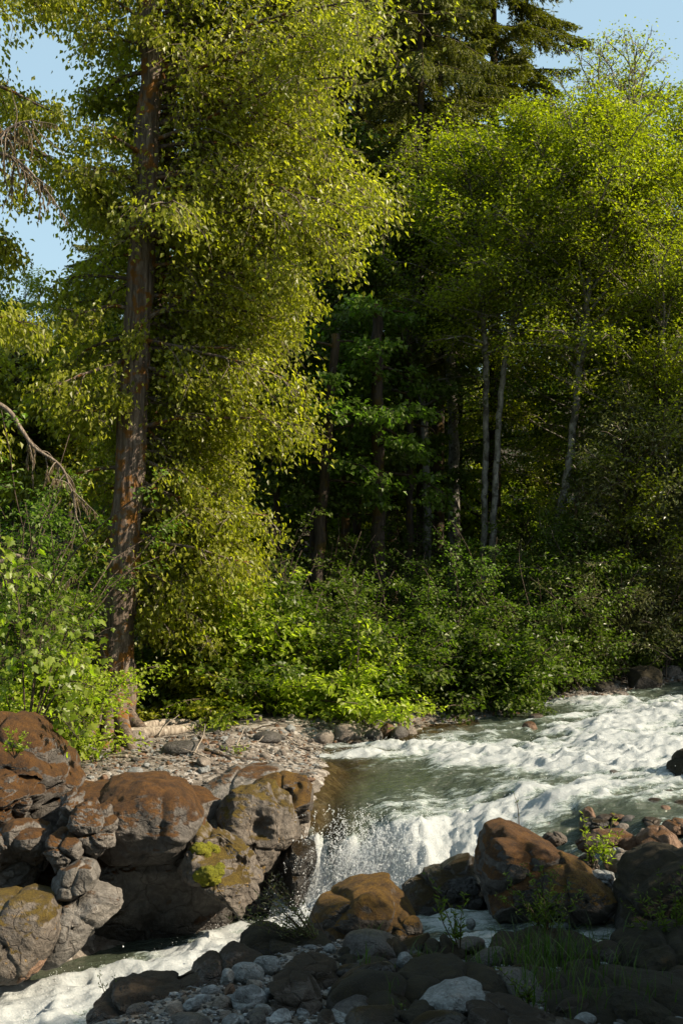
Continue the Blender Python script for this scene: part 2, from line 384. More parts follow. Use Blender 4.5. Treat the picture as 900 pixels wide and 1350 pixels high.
def water_mat():
    m, t, out = new_mat('river_water')
    ge = nd(t, 'ShaderNodeNewGeometry'); X = ge.outputs['Position']
    fa = nd(t, 'ShaderNodeAttribute', attribute_name='foam'); sa = nd(t, 'ShaderNodeAttribute', attribute_name='shallow')
    va = nd(t, 'ShaderNodeAttribute', attribute_name='steep')
    mp = nd(t, 'ShaderNodeMapping'); mp.inputs['Rotation'].default_value = (0, 0, -.25); mp.inputs['Scale'].default_value = (.36, 1.3, .7); lk(t, X, mp.inputs[0])
    mv = nd(t, 'ShaderNodeMapping'); mv.inputs['Scale'].default_value = (1.6, .7, .35); lk(t, X, mv.inputs[0])
    a = noise(t, mp.outputs[0], 8, 10, .72, 1.1); b = noise(t, mv.outputs[0], 9, 8, .72, .5)
    n = mix(t, va.outputs['Fac'], a, b)
    f = math_(t, 'ADD', fa.outputs['Fac'], math_(t, 'ADD', math_(t, 'MULTIPLY', math_(t, 'SUBTRACT', n, .5), 2.8), math_(t, 'MULTIPLY', math_(t, 'SUBTRACT', noise(t, mp.outputs[0], 42, 5, .7, .8), .5), 1.3)))
    fm = mrange(t, f, .40, .84)
    deep = mix(t, noise(t, X, 2.5, 3), (.032, .042, .028), (.07, .085, .058))
    col = mix(t, sa.outputs['Fac'], deep, (.060, .046, .020))
    aer = mix(t, mrange(t, f, .05, .55), col, (.24, .285, .262))        # air bubbles below the surface
    wv = noise(t, mp.outputs[0], 14, 5, .6, .6); w2 = noise(t, X, 45, 3, .6)
    hb = math_(t, 'ADD', wv, math_(t, 'MULTIPLY', w2, .3))
    w = principled(t, None, aer, .09, .5, bump(t, hb, .9, .07))
    fh = math_(t, 'ADD', n, math_(t, 'MULTIPLY', noise(t, X, 38, 6, .75), .7))
    fc = mix(t, mrange(t, noise(t, X, 55, 4, .7), .3, .7), (.38, .42, .435), (.58, .60, .60))
    fp = principled(t, None, fc, .55, .35, bump(t, fh, .6, .045))
    ft = nd(t, 'ShaderNodeBsdfTranslucent'); ft.inputs[0].default_value = (.6, .63, .64, 1)
    fx = nd(t, 'ShaderNodeMixShader'); fx.inputs[0].default_value = .3; lk(t, fp, fx.inputs[1]); lk(t, ft.outputs[0], fx.inputs[2]); fs = fx.outputs[0]
    ms = nd(t, 'ShaderNodeMixShader'); lk(t, fm, ms.inputs[0]); lk(t, w, ms.inputs[1]); lk(t, fs, ms.inputs[2])
    tr = nd(t, 'ShaderNodeBsdfTransparent'); tr.inputs[0].default_value = (.55, .48, .32, 1)
    m2 = nd(t, 'ShaderNodeMixShader')
    lk(t, math_(t, 'MULTIPLY', math_(t, 'MULTIPLY', sa.outputs['Fac'], .65), math_(t, 'SUBTRACT', 1, fm)), m2.inputs[0])
    lk(t, ms.outputs[0], m2.inputs[1]); lk(t, tr.outputs[0], m2.inputs[2]); lk(t, m2.outputs[0], out.inputs[0])
    return m
WATER = water_mat()
def foam_mat():
    m, t, out = new_mat('white_spray'); p = principled(t, None, (.85, .87, .88), .4, .5); tr = nd(t, 'ShaderNodeBsdfTranslucent'); tr.inputs[0].default_value = (.85, .88, .9, 1)
    ms = nd(t, 'ShaderNodeMixShader'); ms.inputs[0].default_value = .5; lk(t, p, ms.inputs[1]); lk(t, tr.outputs[0], ms.inputs[2]); lk(t, ms.outputs[0], out.inputs[0]); return m

# foam: places where the water breaks (photo pixel, radius in metres along x / y, amount), read as spots on the water
BREAK = [(560, 985, 1.0, .35, .55), (470, 1000, .8, .22, .55), (640, 990, 1.0, .5, .55), (720, 1000, 1.3, .8, .55), (830, 960, 1.5, 1.2, .5), (880, 935, 1.0, .9, .45),
         (700, 1050, 1.2, .5, .45), (640, 1060, .8, .4, .4), (800, 1010, 1.1, .6, .55), (870, 1000, 1.0, .9, .45), (590, 1100, .7, .5, .35), (540, 1040, .6, .3, .12),
         (760, 930, 1.2, .6, .30), (890, 1050, .8, .5, .2), (690, 1090, .7, .3, .2)]
CALM = [(485, 1035, .6, .45, .42), (425, 1025, .4, .6, .5), (700, 940, .9, .5, .45), (620, 950, .7, .35, .5), (800, 1075, .7, .28, .35), (620, 1020, .4, .4, .25), (850, 905, 1.2, .5, .35), (790, 1000, .3, .2, .25), (570, 1070, .35, .5, .3)]
def spots(lst, X, Y):
    r = 0
    for px, py, rx, ry, a in lst:
        c = P(px, py, 1); d = (CH - .1) * F / (py - 675)
        for _ in range(4):
            x = (px - 450) / F * d; d = (CH - float(zupper(np.array(x)))) * F / (py - 675)
        r = r + a * np.exp(-((X - x) / rx) ** 2 - ((Y - d) / ry) ** 2)
    return r
def river_fields(X, Y):
    zw = zwater(X, Y); lip = ylip(X) - Y
    fall = sstep(.08, .38, lip) * sstep(2.1, .9, lip / lrun(X) * .95) * (X > -.8) * sstep(2.3, 1.3, X)
    pool = sstep(.75, 1.05, lip / lrun(X)) * (X < 2.6) * 1.0 + (X < -.55) * 1.0; pool = np.clip(pool, 0, 1)
    upper = 1 - np.clip(fall + pool, 0, 1)
    u = X * .97 + Y * .25; v = -X * .25 + Y * .97
    sh = X.shape
    def nz(a, b, s, o=3, rd=False): return fbm(np.stack([u * a, v * b, np.full_like(u, s)], -1).reshape(-1, 3), o, s, ridged=rd).reshape(sh)
    mid = np.interp(X, [-8, -3, -1.6, -.6, 0], [9.6, 11.3, 12.3, 13.0, 13.4])
    core = np.exp(-((Y - mid) / .75) ** 2)
    DF = -dfar(X, Y); edge = sstep(.1, .75, DF)
    inten = np.clip(.38 + spots(BREAK, X, Y) - spots(CALM, X, Y), 0, 1) * upper + pool * np.clip(.25 + .75 * core, 0, 1) * edge + fall * .8
    big = nz(.85, 1.5, 3, 3, True) - .5; med = nz(2.4, 3.6, 4, 3, True) - .5; fin = nz(6, 9, 6, 3, True) - .5; xf = nz(17, 20, 8, 2) - .5
    strk = nz(.9, 5.5, 14, 4) - .5
    h = inten * (.30 * big + .17 * med) + (.45 + inten) * (.034 * fin + .015 * xf)
    fs_ = fbm(np.stack([X * 3.6, Y * .9, X * 0], -1).reshape(-1, 3), 4, 77, ridged=True).reshape(sh) - .5
    fb_ = fbm(np.stack([X * 2.2, Y * 2.6, X * 0 + 5], -1).reshape(-1, 3), 4, 78).reshape(sh) - .5
    fj = fbm(np.stack([X * 9 + .6 * fb_, Y * 1.6, X * 0 + 2], -1).reshape(-1, 3), 4, 79, ridged=True).reshape(sh) - .5
    stp = np.interp(X, [.4, 1.1], [1, .35]); h = h + fall * stp * (.26 * fs_ + .30 * fb_ + .16 * fj)
    spl = np.exp(-((X - .3) / .75) ** 2 - ((Y - 13.45) / .42) ** 2)           # the water churns where the fall lands
    h = h + spl * (.10 + .34 * (fbm(np.stack([X * 3.4, Y * 3.8, X * 0], -1).reshape(-1, 3), 4, 83, ridged=True).reshape(sh) - .45))
    foam = (inten - .47) * 1.3 + inten * (big * 2.1 + med * 1.9 + fin * .5 + strk * .9) - .31 * upper + upper * (.55 * strk + .35 * med) + fall * (.26 + 1.2 * fs_ - .4 * fb_ + 1.5 * fj) + pool * core * .25 + .10 + spl * .35
    foam = foam - pool * (1 - edge) * .6
    near_f = DF
    shallow = sstep(.9, .1, near_f) * (X < 2.2) * upper * sstep(-.8, -.3, X) + np.exp(-((X - .1) / .6) ** 2 - ((Y - 16.2) / .9) ** 2) * .35
    return zw + h, foam, np.clip(shallow, 0, 1), fall
xs = axis(-5.5, 8.5, .03, -14, 40); ys = axis(8.6, 24.5, .03, 4, 44)
X, Y = np.meshgrid(xs, ys)
Z, foam, shal, fall = river_fields(X, Y)
keep = (Y > ynear(X) - 1.0) & (Y < yfar(X) + .8) & ((X > -.95) | (Y < yfar(X) + .3))
nx, ny = len(xs), len(ys)
i = np.arange(ny - 1)[:, None] * nx; j = np.arange(nx - 1)[None, :]
k4 = keep[:-1, :-1] & keep[1:, :-1] & keep[:-1, 1:] & keep[1:, 1:]
a, b, c, d = [q[k4] for q in (i + j, i + j + 1, i + nx + j + 1, i + nx + j)]
Fc = np.concatenate([np.stack([a, b, c], -1), np.stack([a, c, d], -1)])
V = np.stack([X, Y, Z], -1).reshape(-1, 3)
used = np.zeros(len(V), bool); used[Fc.ravel()] = True; idx = np.cumsum(used) - 1
mb = MB(); mb.add(V[used], idx[Fc], 0, 0, True)
river = mb.obj('river_water', [WATER]); tag(river, kind='structure')
for nm, val in (('foam', foam), ('shallow', shal), ('steep', fall)):
    at = river.data.attributes.new(nm, 'FLOAT', 'POINT'); at.data.foreach_set('value', val.ravel()[used].astype(np.float32))
# drops thrown up by the fall and by the breaking waves
rng = np.random.default_rng(5)
def drops(mb, Pc, r):
    n = len(Pc); o = np.array([[1, 0, 0], [-1, 0, 0], [0, 1, 0], [0, -1, 0], [0, 0, 1], [0, 0, -1]], float)
    fc = np.array([[0, 2, 4], [2, 1, 4], [1, 3, 4], [3, 0, 4], [2, 0, 5], [1, 2, 5], [3, 1, 5], [0, 3, 5]])
    s = r[:, None, None] * rng.uniform(.5, 1.5, (n, 1, 3)) * [1, 1, 1.5]
    mb.add((Pc[:, None, :] + o[None] * s).reshape(-1, 3), (np.arange(n)[:, None, None] * 6 + fc[None]).reshape(-1, 3), 0, 0, True)
ok = keep & (foam > .45); lipd = ylip(X) - Y
wgt = (np.clip(foam, 0, 1.5) * (.6 + 14 * fall * sstep(.35, .8, lipd) * sstep(1.3, .6, X)))[ok]; src = np.flatnonzero(ok.ravel())
pick = src[rng.choice(len(src), 24000, p=wgt / wgt.sum())]
Pd = V[pick] + np.stack([rng.normal(0, .03, 24000), rng.normal(0, .03, 24000), rng.exponential(.03 + .10 * fall.ravel()[pick] * (rng.random(24000) < .5), 24000)], -1)
na = 1700; aT = 14                                    # arcs of spray thrown up from the rocks under the fall
ox, oy = rng.normal(.35, .33, na), rng.normal(13.85, .16, na); oz = rng.uniform(-.85, -.35, na)
vz, vx, vy = rng.gamma(3.2, .55, na), rng.normal(-.1, .55, na), rng.normal(-.35, .35, na)
tt_ = rng.uniform(0, 1, (na, 1)) * .38 + np.linspace(0, .13, aT)[None]
Pa = np.stack([ox[:, None] + vx[:, None] * tt_, oy[:, None] + vy[:, None] * tt_, oz[:, None] + vz[:, None] * tt_ - 4.9 * tt_ ** 2], -1) + rng.normal(0, .008, (na, aT, 3))
Pa = Pa.reshape(-1, 3); Pa = Pa[(Pa[:, 2] > -1.05) & (Pa[:, 2] < .12)]
Pd = np.concatenate([Pd, Pa]); nD = len(Pd)
mb = MB(); drops(mb, Pd, rng.uniform(.0014, .0044, nD) * (1 + .6 * (rng.random(nD) < .1)))
tag(mb.obj('water_spray', [foam_mat()]), kind='stuff')
# the side stream behind the grassy mound
xs = np.arange(.1, 5.6, .03); w_ = np.linspace(-.6, .6, 41)
Xs, Ws = np.meshgrid(xs, w_); Ys = side_y(Xs) + Ws
pp = np.stack([Xs * 2.5, Ys * 4, Xs * 0], -1).reshape(-1, 3)
hs = (fbm(pp, 4, 31, ridged=True) - .5).reshape(Xs.shape)
Zs = side_z(Xs) + hs * .11
i = np.arange(len(w_) - 1)[:, None] * len(xs); j = np.arange(len(xs) - 1)[None, :]
a, b, c, d = i + j, i + j + 1, i + len(xs) + j + 1, i + len(xs) + j
mb = MB(); mb.add(np.stack([Xs, Ys, Zs], -1).reshape(-1, 3), np.concatenate([np.stack([a, b, c], -1).reshape(-1, 3), np.stack([a, c, d], -1).reshape(-1, 3)]), 0, 0, True)
stream = mb.obj('stream_water', [WATER]); tag(stream, kind='structure')
fs = .10 + hs * 1.3 + .35 * np.exp(-((Xs - 1.1) / .5) ** 2) + .35 * np.exp(-((Xs - 2.4) / .4) ** 2)
for nm, val in (('foam', fs), ('shallow', hs * 0 + .15), ('steep', hs * 0)):
    at = stream.data.attributes.new(nm, 'FLOAT', 'POINT'); at.data.foreach_set('value', val.ravel().astype(np.float32))

# ------------------------------------------------------------------ rocks
MOSS_A, MOSS_B = (.060, .025, .006), (.235, .100, .014)
R_PALE = rock_mat('pale_bedrock', (.070, .064, .059), (.225, .205, .185), MOSS_A, MOSS_B, .42, wet=(-1.12, .42))
R_GREY = rock_mat('grey_bedrock', (.085, .08, .074), (.25, .232, .21), MOSS_A, MOSS_B, .10, wet=(-1.12, .5))
R_YELL = rock_mat('yellow_stained_bedrock', (.065, .056, .048), (.215, .182, .15), (.10, .060, .008), (.24, .16, .012), .34, wet=(-1.1, .4), lichen=(.18, .11, .03))
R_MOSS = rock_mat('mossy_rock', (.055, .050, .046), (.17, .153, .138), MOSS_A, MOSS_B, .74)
R_GOLD = rock_mat('golden_moss_rock', (.05, .042, .035), (.12, .10, .085), (.07, .032, .006), (.28, .145, .008), .62, wet=(-.55, .35))
R_DARK = rock_mat('dark_wet_rock', (.018, .016, .014), (.05, .044, .038), (.03, .016, .006), (.06, .04, .012), .22, rough=.32)
R_BRWN = rock_mat('brown_river_rock', (.055, .044, .036), (.13, .105, .085), (.035, .022, .010), (.075, .045, .018), .35, wet=(-.2, .2))
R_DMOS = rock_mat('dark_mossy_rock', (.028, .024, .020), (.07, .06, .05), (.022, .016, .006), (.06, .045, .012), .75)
R_STON = rock_mat('pale_river_stone', (.17, .18, .18), (.38, .40, .41), MOSS_A, MOSS_B, 0, scale=2.2)
R_STRP = rock_mat('banded_river_stone', (.11, .12, .125), (.28, .29, .30), MOSS_A, MOSS_B, 0, scale=2.2, strata=.7)
R_TAN = rock_mat('tan_river_stone', (.15, .125, .105), (.32, .28, .24), MOSS_A, MOSS_B, 0, scale=2.0)
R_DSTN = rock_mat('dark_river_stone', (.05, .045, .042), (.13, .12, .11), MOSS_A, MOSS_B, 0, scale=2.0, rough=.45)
R_RUST = rock_mat('rusty_rock', (.13, .075, .045), (.26, .165, .11), MOSS_A, MOSS_B, .2, scale=1.4)

def rock(name, label, outline, d, tf, tb, mat, cat='rock', amp=.10, freq=2.2, seed=1, lean=.25, box=.72, res=(190, 104), group=None, ridged=.6, dent=(), facets=9, cells=9, crease=.75):
    if cat == 'bedrock': cells, crease, facets = min(cells, 6), .5, 7
    """a rock as a closed lump: its traced silhouette at distance d, tf metres thick towards the river and tb behind"""
    q = np.array([[(x - 450) / F * d, CH - (y - 675) / F * d] for x, y in outline])
    q = q.mean(0) + (q - q.mean(0)) * 1.05                                # the flats take some of the size away again
    dens = np.vstack([q[i] + (q[(i + 1) % len(q)] - q[i]) * t for i in range(len(q)) for t in np.linspace(0, 1, 24, endpoint=False)[:, None, None]]).reshape(-1, 2)
    c = dens.mean(0); r = dens - c
    ang = np.arctan2(r[:, 1], r[:, 0]); o = np.argsort(ang); ang = ang[o]; rad = np.hypot(*r.T)[o]
    nt_, np_ = res
    th = np.linspace(-np.pi, np.pi, nt_, endpoint=False)
    R = np.interp(th, ang, rad, period=2 * np.pi)
    R = (np.roll(R, 1) + 2 * R + np.roll(R, -1)) / 4
    ph = np.linspace(0, np.pi, np_)
    sp = np.sin(ph) ** box; cp = np.cos(ph); cp = np.sign(cp) * np.abs(cp) ** .85
    dep = np.where(cp > 0, -cp * tf, -cp * tb)
    x = c[0] + R[None] * np.cos(th)[None] * sp[:, None]; z = c[1] + R[None] * np.sin(th)[None] * sp[:, None]
    y = d + dep[:, None] + 0 * x
    y = y + (z - c[1]) * lean
    Vv = np.stack([x, y, z], -1).reshape(-1, 3)
    size = R.mean(); ctr = np.array([c[0], d, c[1]])
    nrm = unit((Vv - ctr) / np.array([size, (tf + tb) / 2, size]) ** 1.2)
    rg = np.random.default_rng(seed)
    # flats broken off the lump
    half = np.array([R.max(), (tf + tb) / 2, R.max()])
    U = (Vv - ctr)
    for _ in range(facets):
        a_ = unit(rg.normal(0, 1, 3) * [1, .9, .8]); dd = U @ a_; cut = dd.max() * rg.uniform(.66, .9)
        over = np.maximum(dd - cut, 0); U = U - np.outer(over * .86, a_)
    Vv = U + ctr
    # rounded blocks parted by creases
    wp = Vv + .10 * np.stack([fbm(Vv * 3 + 20 * q, 2, seed + 40 + q) - .5 for q in range(3)], -1)
    pts = ctr + rg.uniform(-1, 1, (cells, 3)) * half
    dist = np.sqrt((((wp[:, None, :] - pts[None]) * [1, .8, 1.25]) ** 2).sum(-1)); dist.sort(1)
    cre = np.exp(-((dist[:, 1] - dist[:, 0]) / (.16 * size)) ** 1.2) if cells > 1 else np.zeros(len(Vv))
    n1 = fbm(Vv * freq, 5, seed) - .5; n2 = fbm(Vv * freq * 1.3 + 9, 4, seed + 3, ridged=True) - .55
    n3 = fbm(Vv * freq * 4, 4, seed + 8, ridged=True) - .55
    wpx = Vv * [1, 1, 2.6]; n4 = fbm(wpx * freq * 1.6, 4, seed + 12, ridged=True) - .55
    dsp = amp * (1.5 * n1 * (1 - ridged * .5) + .8 * ridged * n2 + .40 * n3 * ridged + .55 * n4 * ridged) - cre * amp * crease
    Vv = Vv + nrm * dsp[:, None]
    for (px, py, rr, dp) in dent:                                     # hollows worn into the face
        cc = P(px, py, d - tf * .8); g = np.exp(-(((Vv[:, 0] - cc[0]) ** 2 + (Vv[:, 2] - cc[2]) ** 2) / rr ** 2))
        Vv[:, 1] += g * dp * (Vv[:, 1] < d)
    i = np.arange(np_ - 1)[:, None] * nt_; j = np.arange(nt_)[None]; k = (j + 1) % nt_
    a, b, cc_, dd = i + j, i + k, i + nt_ + k, i + nt_ + j
    Fq = np.concatenate([np.stack([a, b, cc_], -1).reshape(-1, 3), np.stack([a, cc_, dd], -1).reshape(-1, 3)])
    base = np.array([c[0], d, c[1]])
    mb = MB(); mb.add(Vv - base, Fq, 0, 0, True)
    ob = mb.obj(name, [mat], loc=base)
    return tag(ob, label, cat, group)

# ------------------------------------------------------------------ bedrock of the left bank
rock('bedrock_wall', 'dark undercut bedrock wall rising straight from the pool below the mossy ledge',
     [(-80, 1150), (-20, 1120), (60, 1120), (130, 1110), (200, 1110), (260, 1090), (300, 1100), (335, 1135), (348, 1175), (346, 1212), (320, 1235), (250, 1240), (170, 1262), (110, 1290), (0, 1300), (-80, 1300)],
     13.55, .55, .9, R_PALE, 'bedrock', amp=.13, freq=1.7, seed=11, lean=-0.25, dent=[(270, 1200, .35, .25), (200, 1180, .4, .15)])
rock('bedrock_wall', 'long dark shelf of bedrock joining the rocks of the left bank under the gravel bar',
     [(-90, 1200), (-80, 1060), (0, 1032), (70, 1034), (110, 1040), (160, 1046), (230, 1044), (280, 1052), (312, 1072), (318, 1120), (280, 1160), (160, 1190), (0, 1210)],
     14.0, .5, .9, R_PALE, 'bedrock', amp=.13, freq=1.5, seed=12, lean=.1, facets=16, cells=16)
rock('bedrock_ledge', 'big bulging bedrock ledge with a thick brown moss cap and grey undercut face',
     [(92, 1060), (110, 1042), (150, 1030), (212, 1029), (248, 1048), (266, 1072), (264, 1098), (248, 1118), (225, 1132), (190, 1139), (150, 1133), (118, 1110), (98, 1085)],
     13.1, .62, 1.1, R_MOSS, 'bedrock', amp=.10, freq=1.6, seed=22, lean=-0.3, box=.62, dent=[(185, 1110, .30, .12)])
rock('pitted_bedrock', 'pitted bedrock knob with bright yellow moss patches above the pool',
     [(232, 1135), (240, 1108), (262, 1096), (300, 1108), (326, 1128), (343, 1162), (349, 1205), (330, 1212), (300, 1180), (268, 1168), (240, 1155)],
     13.0, .42, .6, R_YELL, 'bedrock', amp=.14, freq=3.2, seed=33, lean=0.0, dent=[(290, 1128, .12, .15), (310, 1150, .10, .14), (268, 1130, .1, .12)])
from mathutils.bvhtree import BVHTree
pb = [o for o in S.objects if o.name == 'pitted_bedrock'][0]
bv = BVHTree.FromPolygons([v.co + pb.location for v in pb.data.vertices], [list(p.vertices) for p in pb.data.polygons])
M_LIME = rock_mat('bright_moss', (.16, .17, .008), (.34, .33, .012), (.16, .17, .008), (.34, .33, .012), 1.0, rough=.95, scale=3)
import bmesh
bm = bmesh.new(); bmesh.ops.create_icosphere(bm, subdivisions=4, radius=1)
_iv = np.array([v.co for v in bm.verts]); _if = np.array([[v.index for v in f.verts] for f in bm.faces]); bm.free()
for q, blobs in enumerate([[(262, 1120, .09), (272, 1117, .08), (282, 1121, .07), (270, 1126, .07)], [(264, 1156, .08), (274, 1152, .10), (286, 1150, .08), (280, 1160, .09), (270, 1162, .07), (290, 1143, .05)]]):
    mb = MB()
    for x, y, r in blobs:
        d_ = Vector(P(x, y, 1)) - Vector((0, 0, CH)); h_ = bv.ray_cast(Vector((0, 0, CH)), d_.normalized())
        if h_[0] is None: continue
        Vv = _iv * (1 + .5 * (fbm(_iv * 3 + x, 4, 5) - .5)[:, None] + .25 * (fbm(_iv * 11 + x, 3, 6) - .5)[:, None]) * [r, r * .7, r * .8]
        mb.add(Vv + np.array(h_[0]) + [0, .02, 0] - np.array(pb.location), _if, 0, 0, True)
    mb.obj('moss', [M_LIME], pb)
rock('bedrock_slab', 'grey flat bedrock slab between the gravel bar and the golden knob at the fall',
     [(235, 1062), (262, 1040), (310, 1020), (358, 1018), (380, 1028), (360, 1052), (320, 1078), (262, 1090)],
     14.75, .5, .8, R_GREY, 'bedrock', amp=.10, freq=2.0, seed=44, lean=.9)
rock('bedrock_block', 'large dark split bedrock block left of the waterfall with a golden lit facet',
     [(264, 1090), (285, 1062), (318, 1045), (350, 1040), (378, 1056), (388, 1085), (392, 1108), (380, 1130), (368, 1165), (352, 1195), (335, 1150), (310, 1118), (275, 1108)],
     13.85, .42, .8, R_YELL, 'bedrock', amp=.13, freq=2.4, seed=55, lean=.25, box=.6, dent=[(340, 1095, .12, .18)])
rock('golden_bedrock', 'rounded golden brown rock head with two dark hollows at the lip of the fall',
     [(322, 1056), (336, 1036), (368, 1022), (404, 1030), (422, 1050), (418, 1074), (402, 1088), (376, 1074), (348, 1068)],
     14.35, .45, .55, R_GOLD, 'bedrock', amp=.07, freq=2.8, seed=66, lean=.35, dent=[(378, 1052, .10, .22), (392, 1042, .05, .12)])
rock('wet_boulder', 'black wet boulder tucked between the waterfall and the split bedrock',
     [(366, 1165), (378, 1122), (396, 1104), (412, 1110), (416, 1128), (411, 1158), (402, 1190), (385, 1205), (368, 1200)],
     13.75, .30, .5, R_DARK, 'boulder', amp=.06, freq=3, seed=77)
rock('mossy_mound', 'tall brown moss covered mound under the maple leaves',
     [(-90, 1060), (-80, 960), (-10, 938), (25, 944), (60, 962), (78, 988), (100, 1012), (112, 1034), (80, 1050), (0, 1060)],
     13.7, .5, .9, R_MOSS, 'boulder', amp=.11, freq=1.9, seed=88, lean=.45)
rock('pitted_rock', 'brown mossy rock with a pitted grey hollow beneath the tall mound',
     [(-60, 1060), (-40, 1010), (20, 1006), (55, 1020), (68, 1035), (52, 1056), (30, 1078), (0, 1084), (-50, 1080)],
     13.1, .4, .6, R_MOSS, 'rock', amp=.13, freq=2.9, seed=99, lean=.3, dent=[(28, 1032, .12, .16)])
rock('overhanging_rock', 'big shadowed rock with a ragged sunlit brow at the far left edge',
     [(-70, 1180), (-60, 1095), (0, 1082), (40, 1084), (60, 1094), (64, 1118), (56, 1150), (40, 1178), (0, 1190)],
     12.65, .4, .7, R_PALE, 'rock', amp=.11, freq=2.4, seed=101, lean=-0.35, dent=[(20, 1150, .25, .2)])
rock('lumpy_rock', 'lumpy brown crowned rock with a smooth sunlit right cheek in the middle of the ledge',
     [(88, 1092), (98, 1068), (118, 1056), (140, 1058), (154, 1072), (158, 1094), (152, 1114), (134, 1128), (112, 1136), (96, 1120)],
     12.55, .30, .5, R_PALE, 'rock', amp=.10, freq=3.6, seed=112, lean=-0.15)
rock('squat_rock', 'squat pale rock wedged left of the lumpy crowned rock',
     [(60, 1120), (70, 1098), (92, 1092), (108, 1106), (112, 1128), (100, 1145), (76, 1150)],
     12.4, .25, .4, R_PALE, 'rock', amp=.07, freq=3.4, seed=113, lean=-0.25)
rock('small_pillar_rock', 'small dark pillar of rock standing behind the lumpy crowned rock',
     [(72, 1078), (80, 1048), (94, 1038), (108, 1050), (110, 1072), (98, 1090), (80, 1094)],
     12.9, .2, .35, R_PALE, 'rock', amp=.07, freq=3.4, seed=114, lean=-0.2)
rock('round_boulder', 'smooth rounded boulder resting on the pale water worn slab',
     [(62, 1168), (80, 1146), (106, 1136), (124, 1140), (131, 1154), (125, 1168), (98, 1182), (72, 1186)],
     12.15, .28, .4, R_GREY, 'boulder', amp=.04, freq=2.6, seed=115, lean=-0.2, ridged=.2)
rock('worn_slab', 'pale water worn rock arm reaching right over the pool',
     [(40, 1215), (62, 1190), (90, 1176), (120, 1172), (150, 1172), (160, 1183), (156, 1200), (138, 1212), (112, 1238), (88, 1258), (60, 1262)],
     12.15, .38, .55, R_GREY, 'bedrock', amp=.08, freq=2.4, seed=116, lean=.55)
rock('stained_slab', 'sloping slab stained yellow along its brow above the white water',
     [(-80, 1192), (-10, 1188), (30, 1182), (62, 1190), (76, 1206), (80, 1228), (68, 1252), (46, 1280), (18, 1290), (-70, 1294)],
     11.75, .40, .6, R_YELL, 'bedrock', amp=.09, freq=2.0, seed=117, lean=.35)
rock('low_slab', 'low rusty brown slab at the foot of the stained slab by the water',
     [(10, 1280), (30, 1262), (54, 1254), (62, 1264), (52, 1280), (30, 1290)], 11.65, .25, .3, R_RUST, 'rock', amp=.04, seed=118)

# ------------------------------------------------------------------ boulders of the near bank
rock('boulder', 'rounded dark boulder with a golden moss crest in front of the waterfall',
     [(396, 1250), (408, 1212), (428, 1182), (458, 1160), (490, 1152), (516, 1160), (536, 1180), (548, 1206), (554, 1230), (530, 1252), (470, 1262), (420, 1262)],
     11.35, .48, .6, R_GOLD, 'boulder', amp=.07, freq=2.0, seed=201, lean=0.0)
rock('boulder', 'small mossy hump at the right foot of the golden crested boulder',
     [(512, 1238), (516, 1214), (532, 1206), (550, 1212), (556, 1228), (550, 1246), (528, 1250)], 11.05, .2, .25, R_GOLD, 'boulder', amp=.04, freq=4, seed=202)
rock('boulder', 'black wet boulder between the golden crested boulder and the big red mossy one',
     [(530, 1215), (535, 1168), (560, 1150), (590, 1138), (616, 1134), (634, 1146), (640, 1175), (634, 1215), (590, 1235), (550, 1232)],
     11.95, .42, .5, R_DARK, 'boulder', amp=.08, freq=2.2, seed=203)
rock('boulder', 'largest boulder, red brown moss over its top and a black shaded front',
     [(626, 1225), (632, 1150), (636, 1112), (645, 1095), (668, 1090), (694, 1091), (716, 1101), (736, 1116), (764, 1132), (792, 1148), (800, 1166), (782, 1200), (740, 1232), (680, 1242)],
     11.35, .5, .75, R_MOSS, 'boulder', amp=.10, freq=1.8, seed=204, lean=-0.05, box=.62)
rock('boulder', 'olive mossy shoulder rock leaning on the right of the largest boulder',
     [(712, 1180), (718, 1146), (745, 1132), (775, 1142), (800, 1160), (812, 1185), (790, 1212), (745, 1215)], 10.95, .35, .45, R_GOLD, 'boulder', amp=.07, freq=2.6, seed=205, lean=.3)
rock('boulder', 'rusty pink boulder sunlit among the cobbles at the right edge',
     [(840, 1130), (843, 1108), (858, 1096), (884, 1094), (902, 1108), (906, 1128), (885, 1142), (855, 1142)], 11.9, .3, .35, R_RUST, 'boulder', amp=.04, freq=2.5, seed=206, ridged=.25)
rock('boulder', 'broad shaded boulder at the right edge below the cobbles',
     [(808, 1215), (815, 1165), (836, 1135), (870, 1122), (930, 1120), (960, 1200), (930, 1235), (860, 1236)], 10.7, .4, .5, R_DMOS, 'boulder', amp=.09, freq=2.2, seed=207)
rock('boulder', 'dark green mossy boulder standing in the rapids at the right edge',
     [(882, 1040), (886, 1010), (900, 996), (940, 985), (960, 1010), (950, 1050), (905, 1056)], 14.6, .4, .5, R_DMOS, 'boulder', amp=.07, freq=2.2, seed=208)
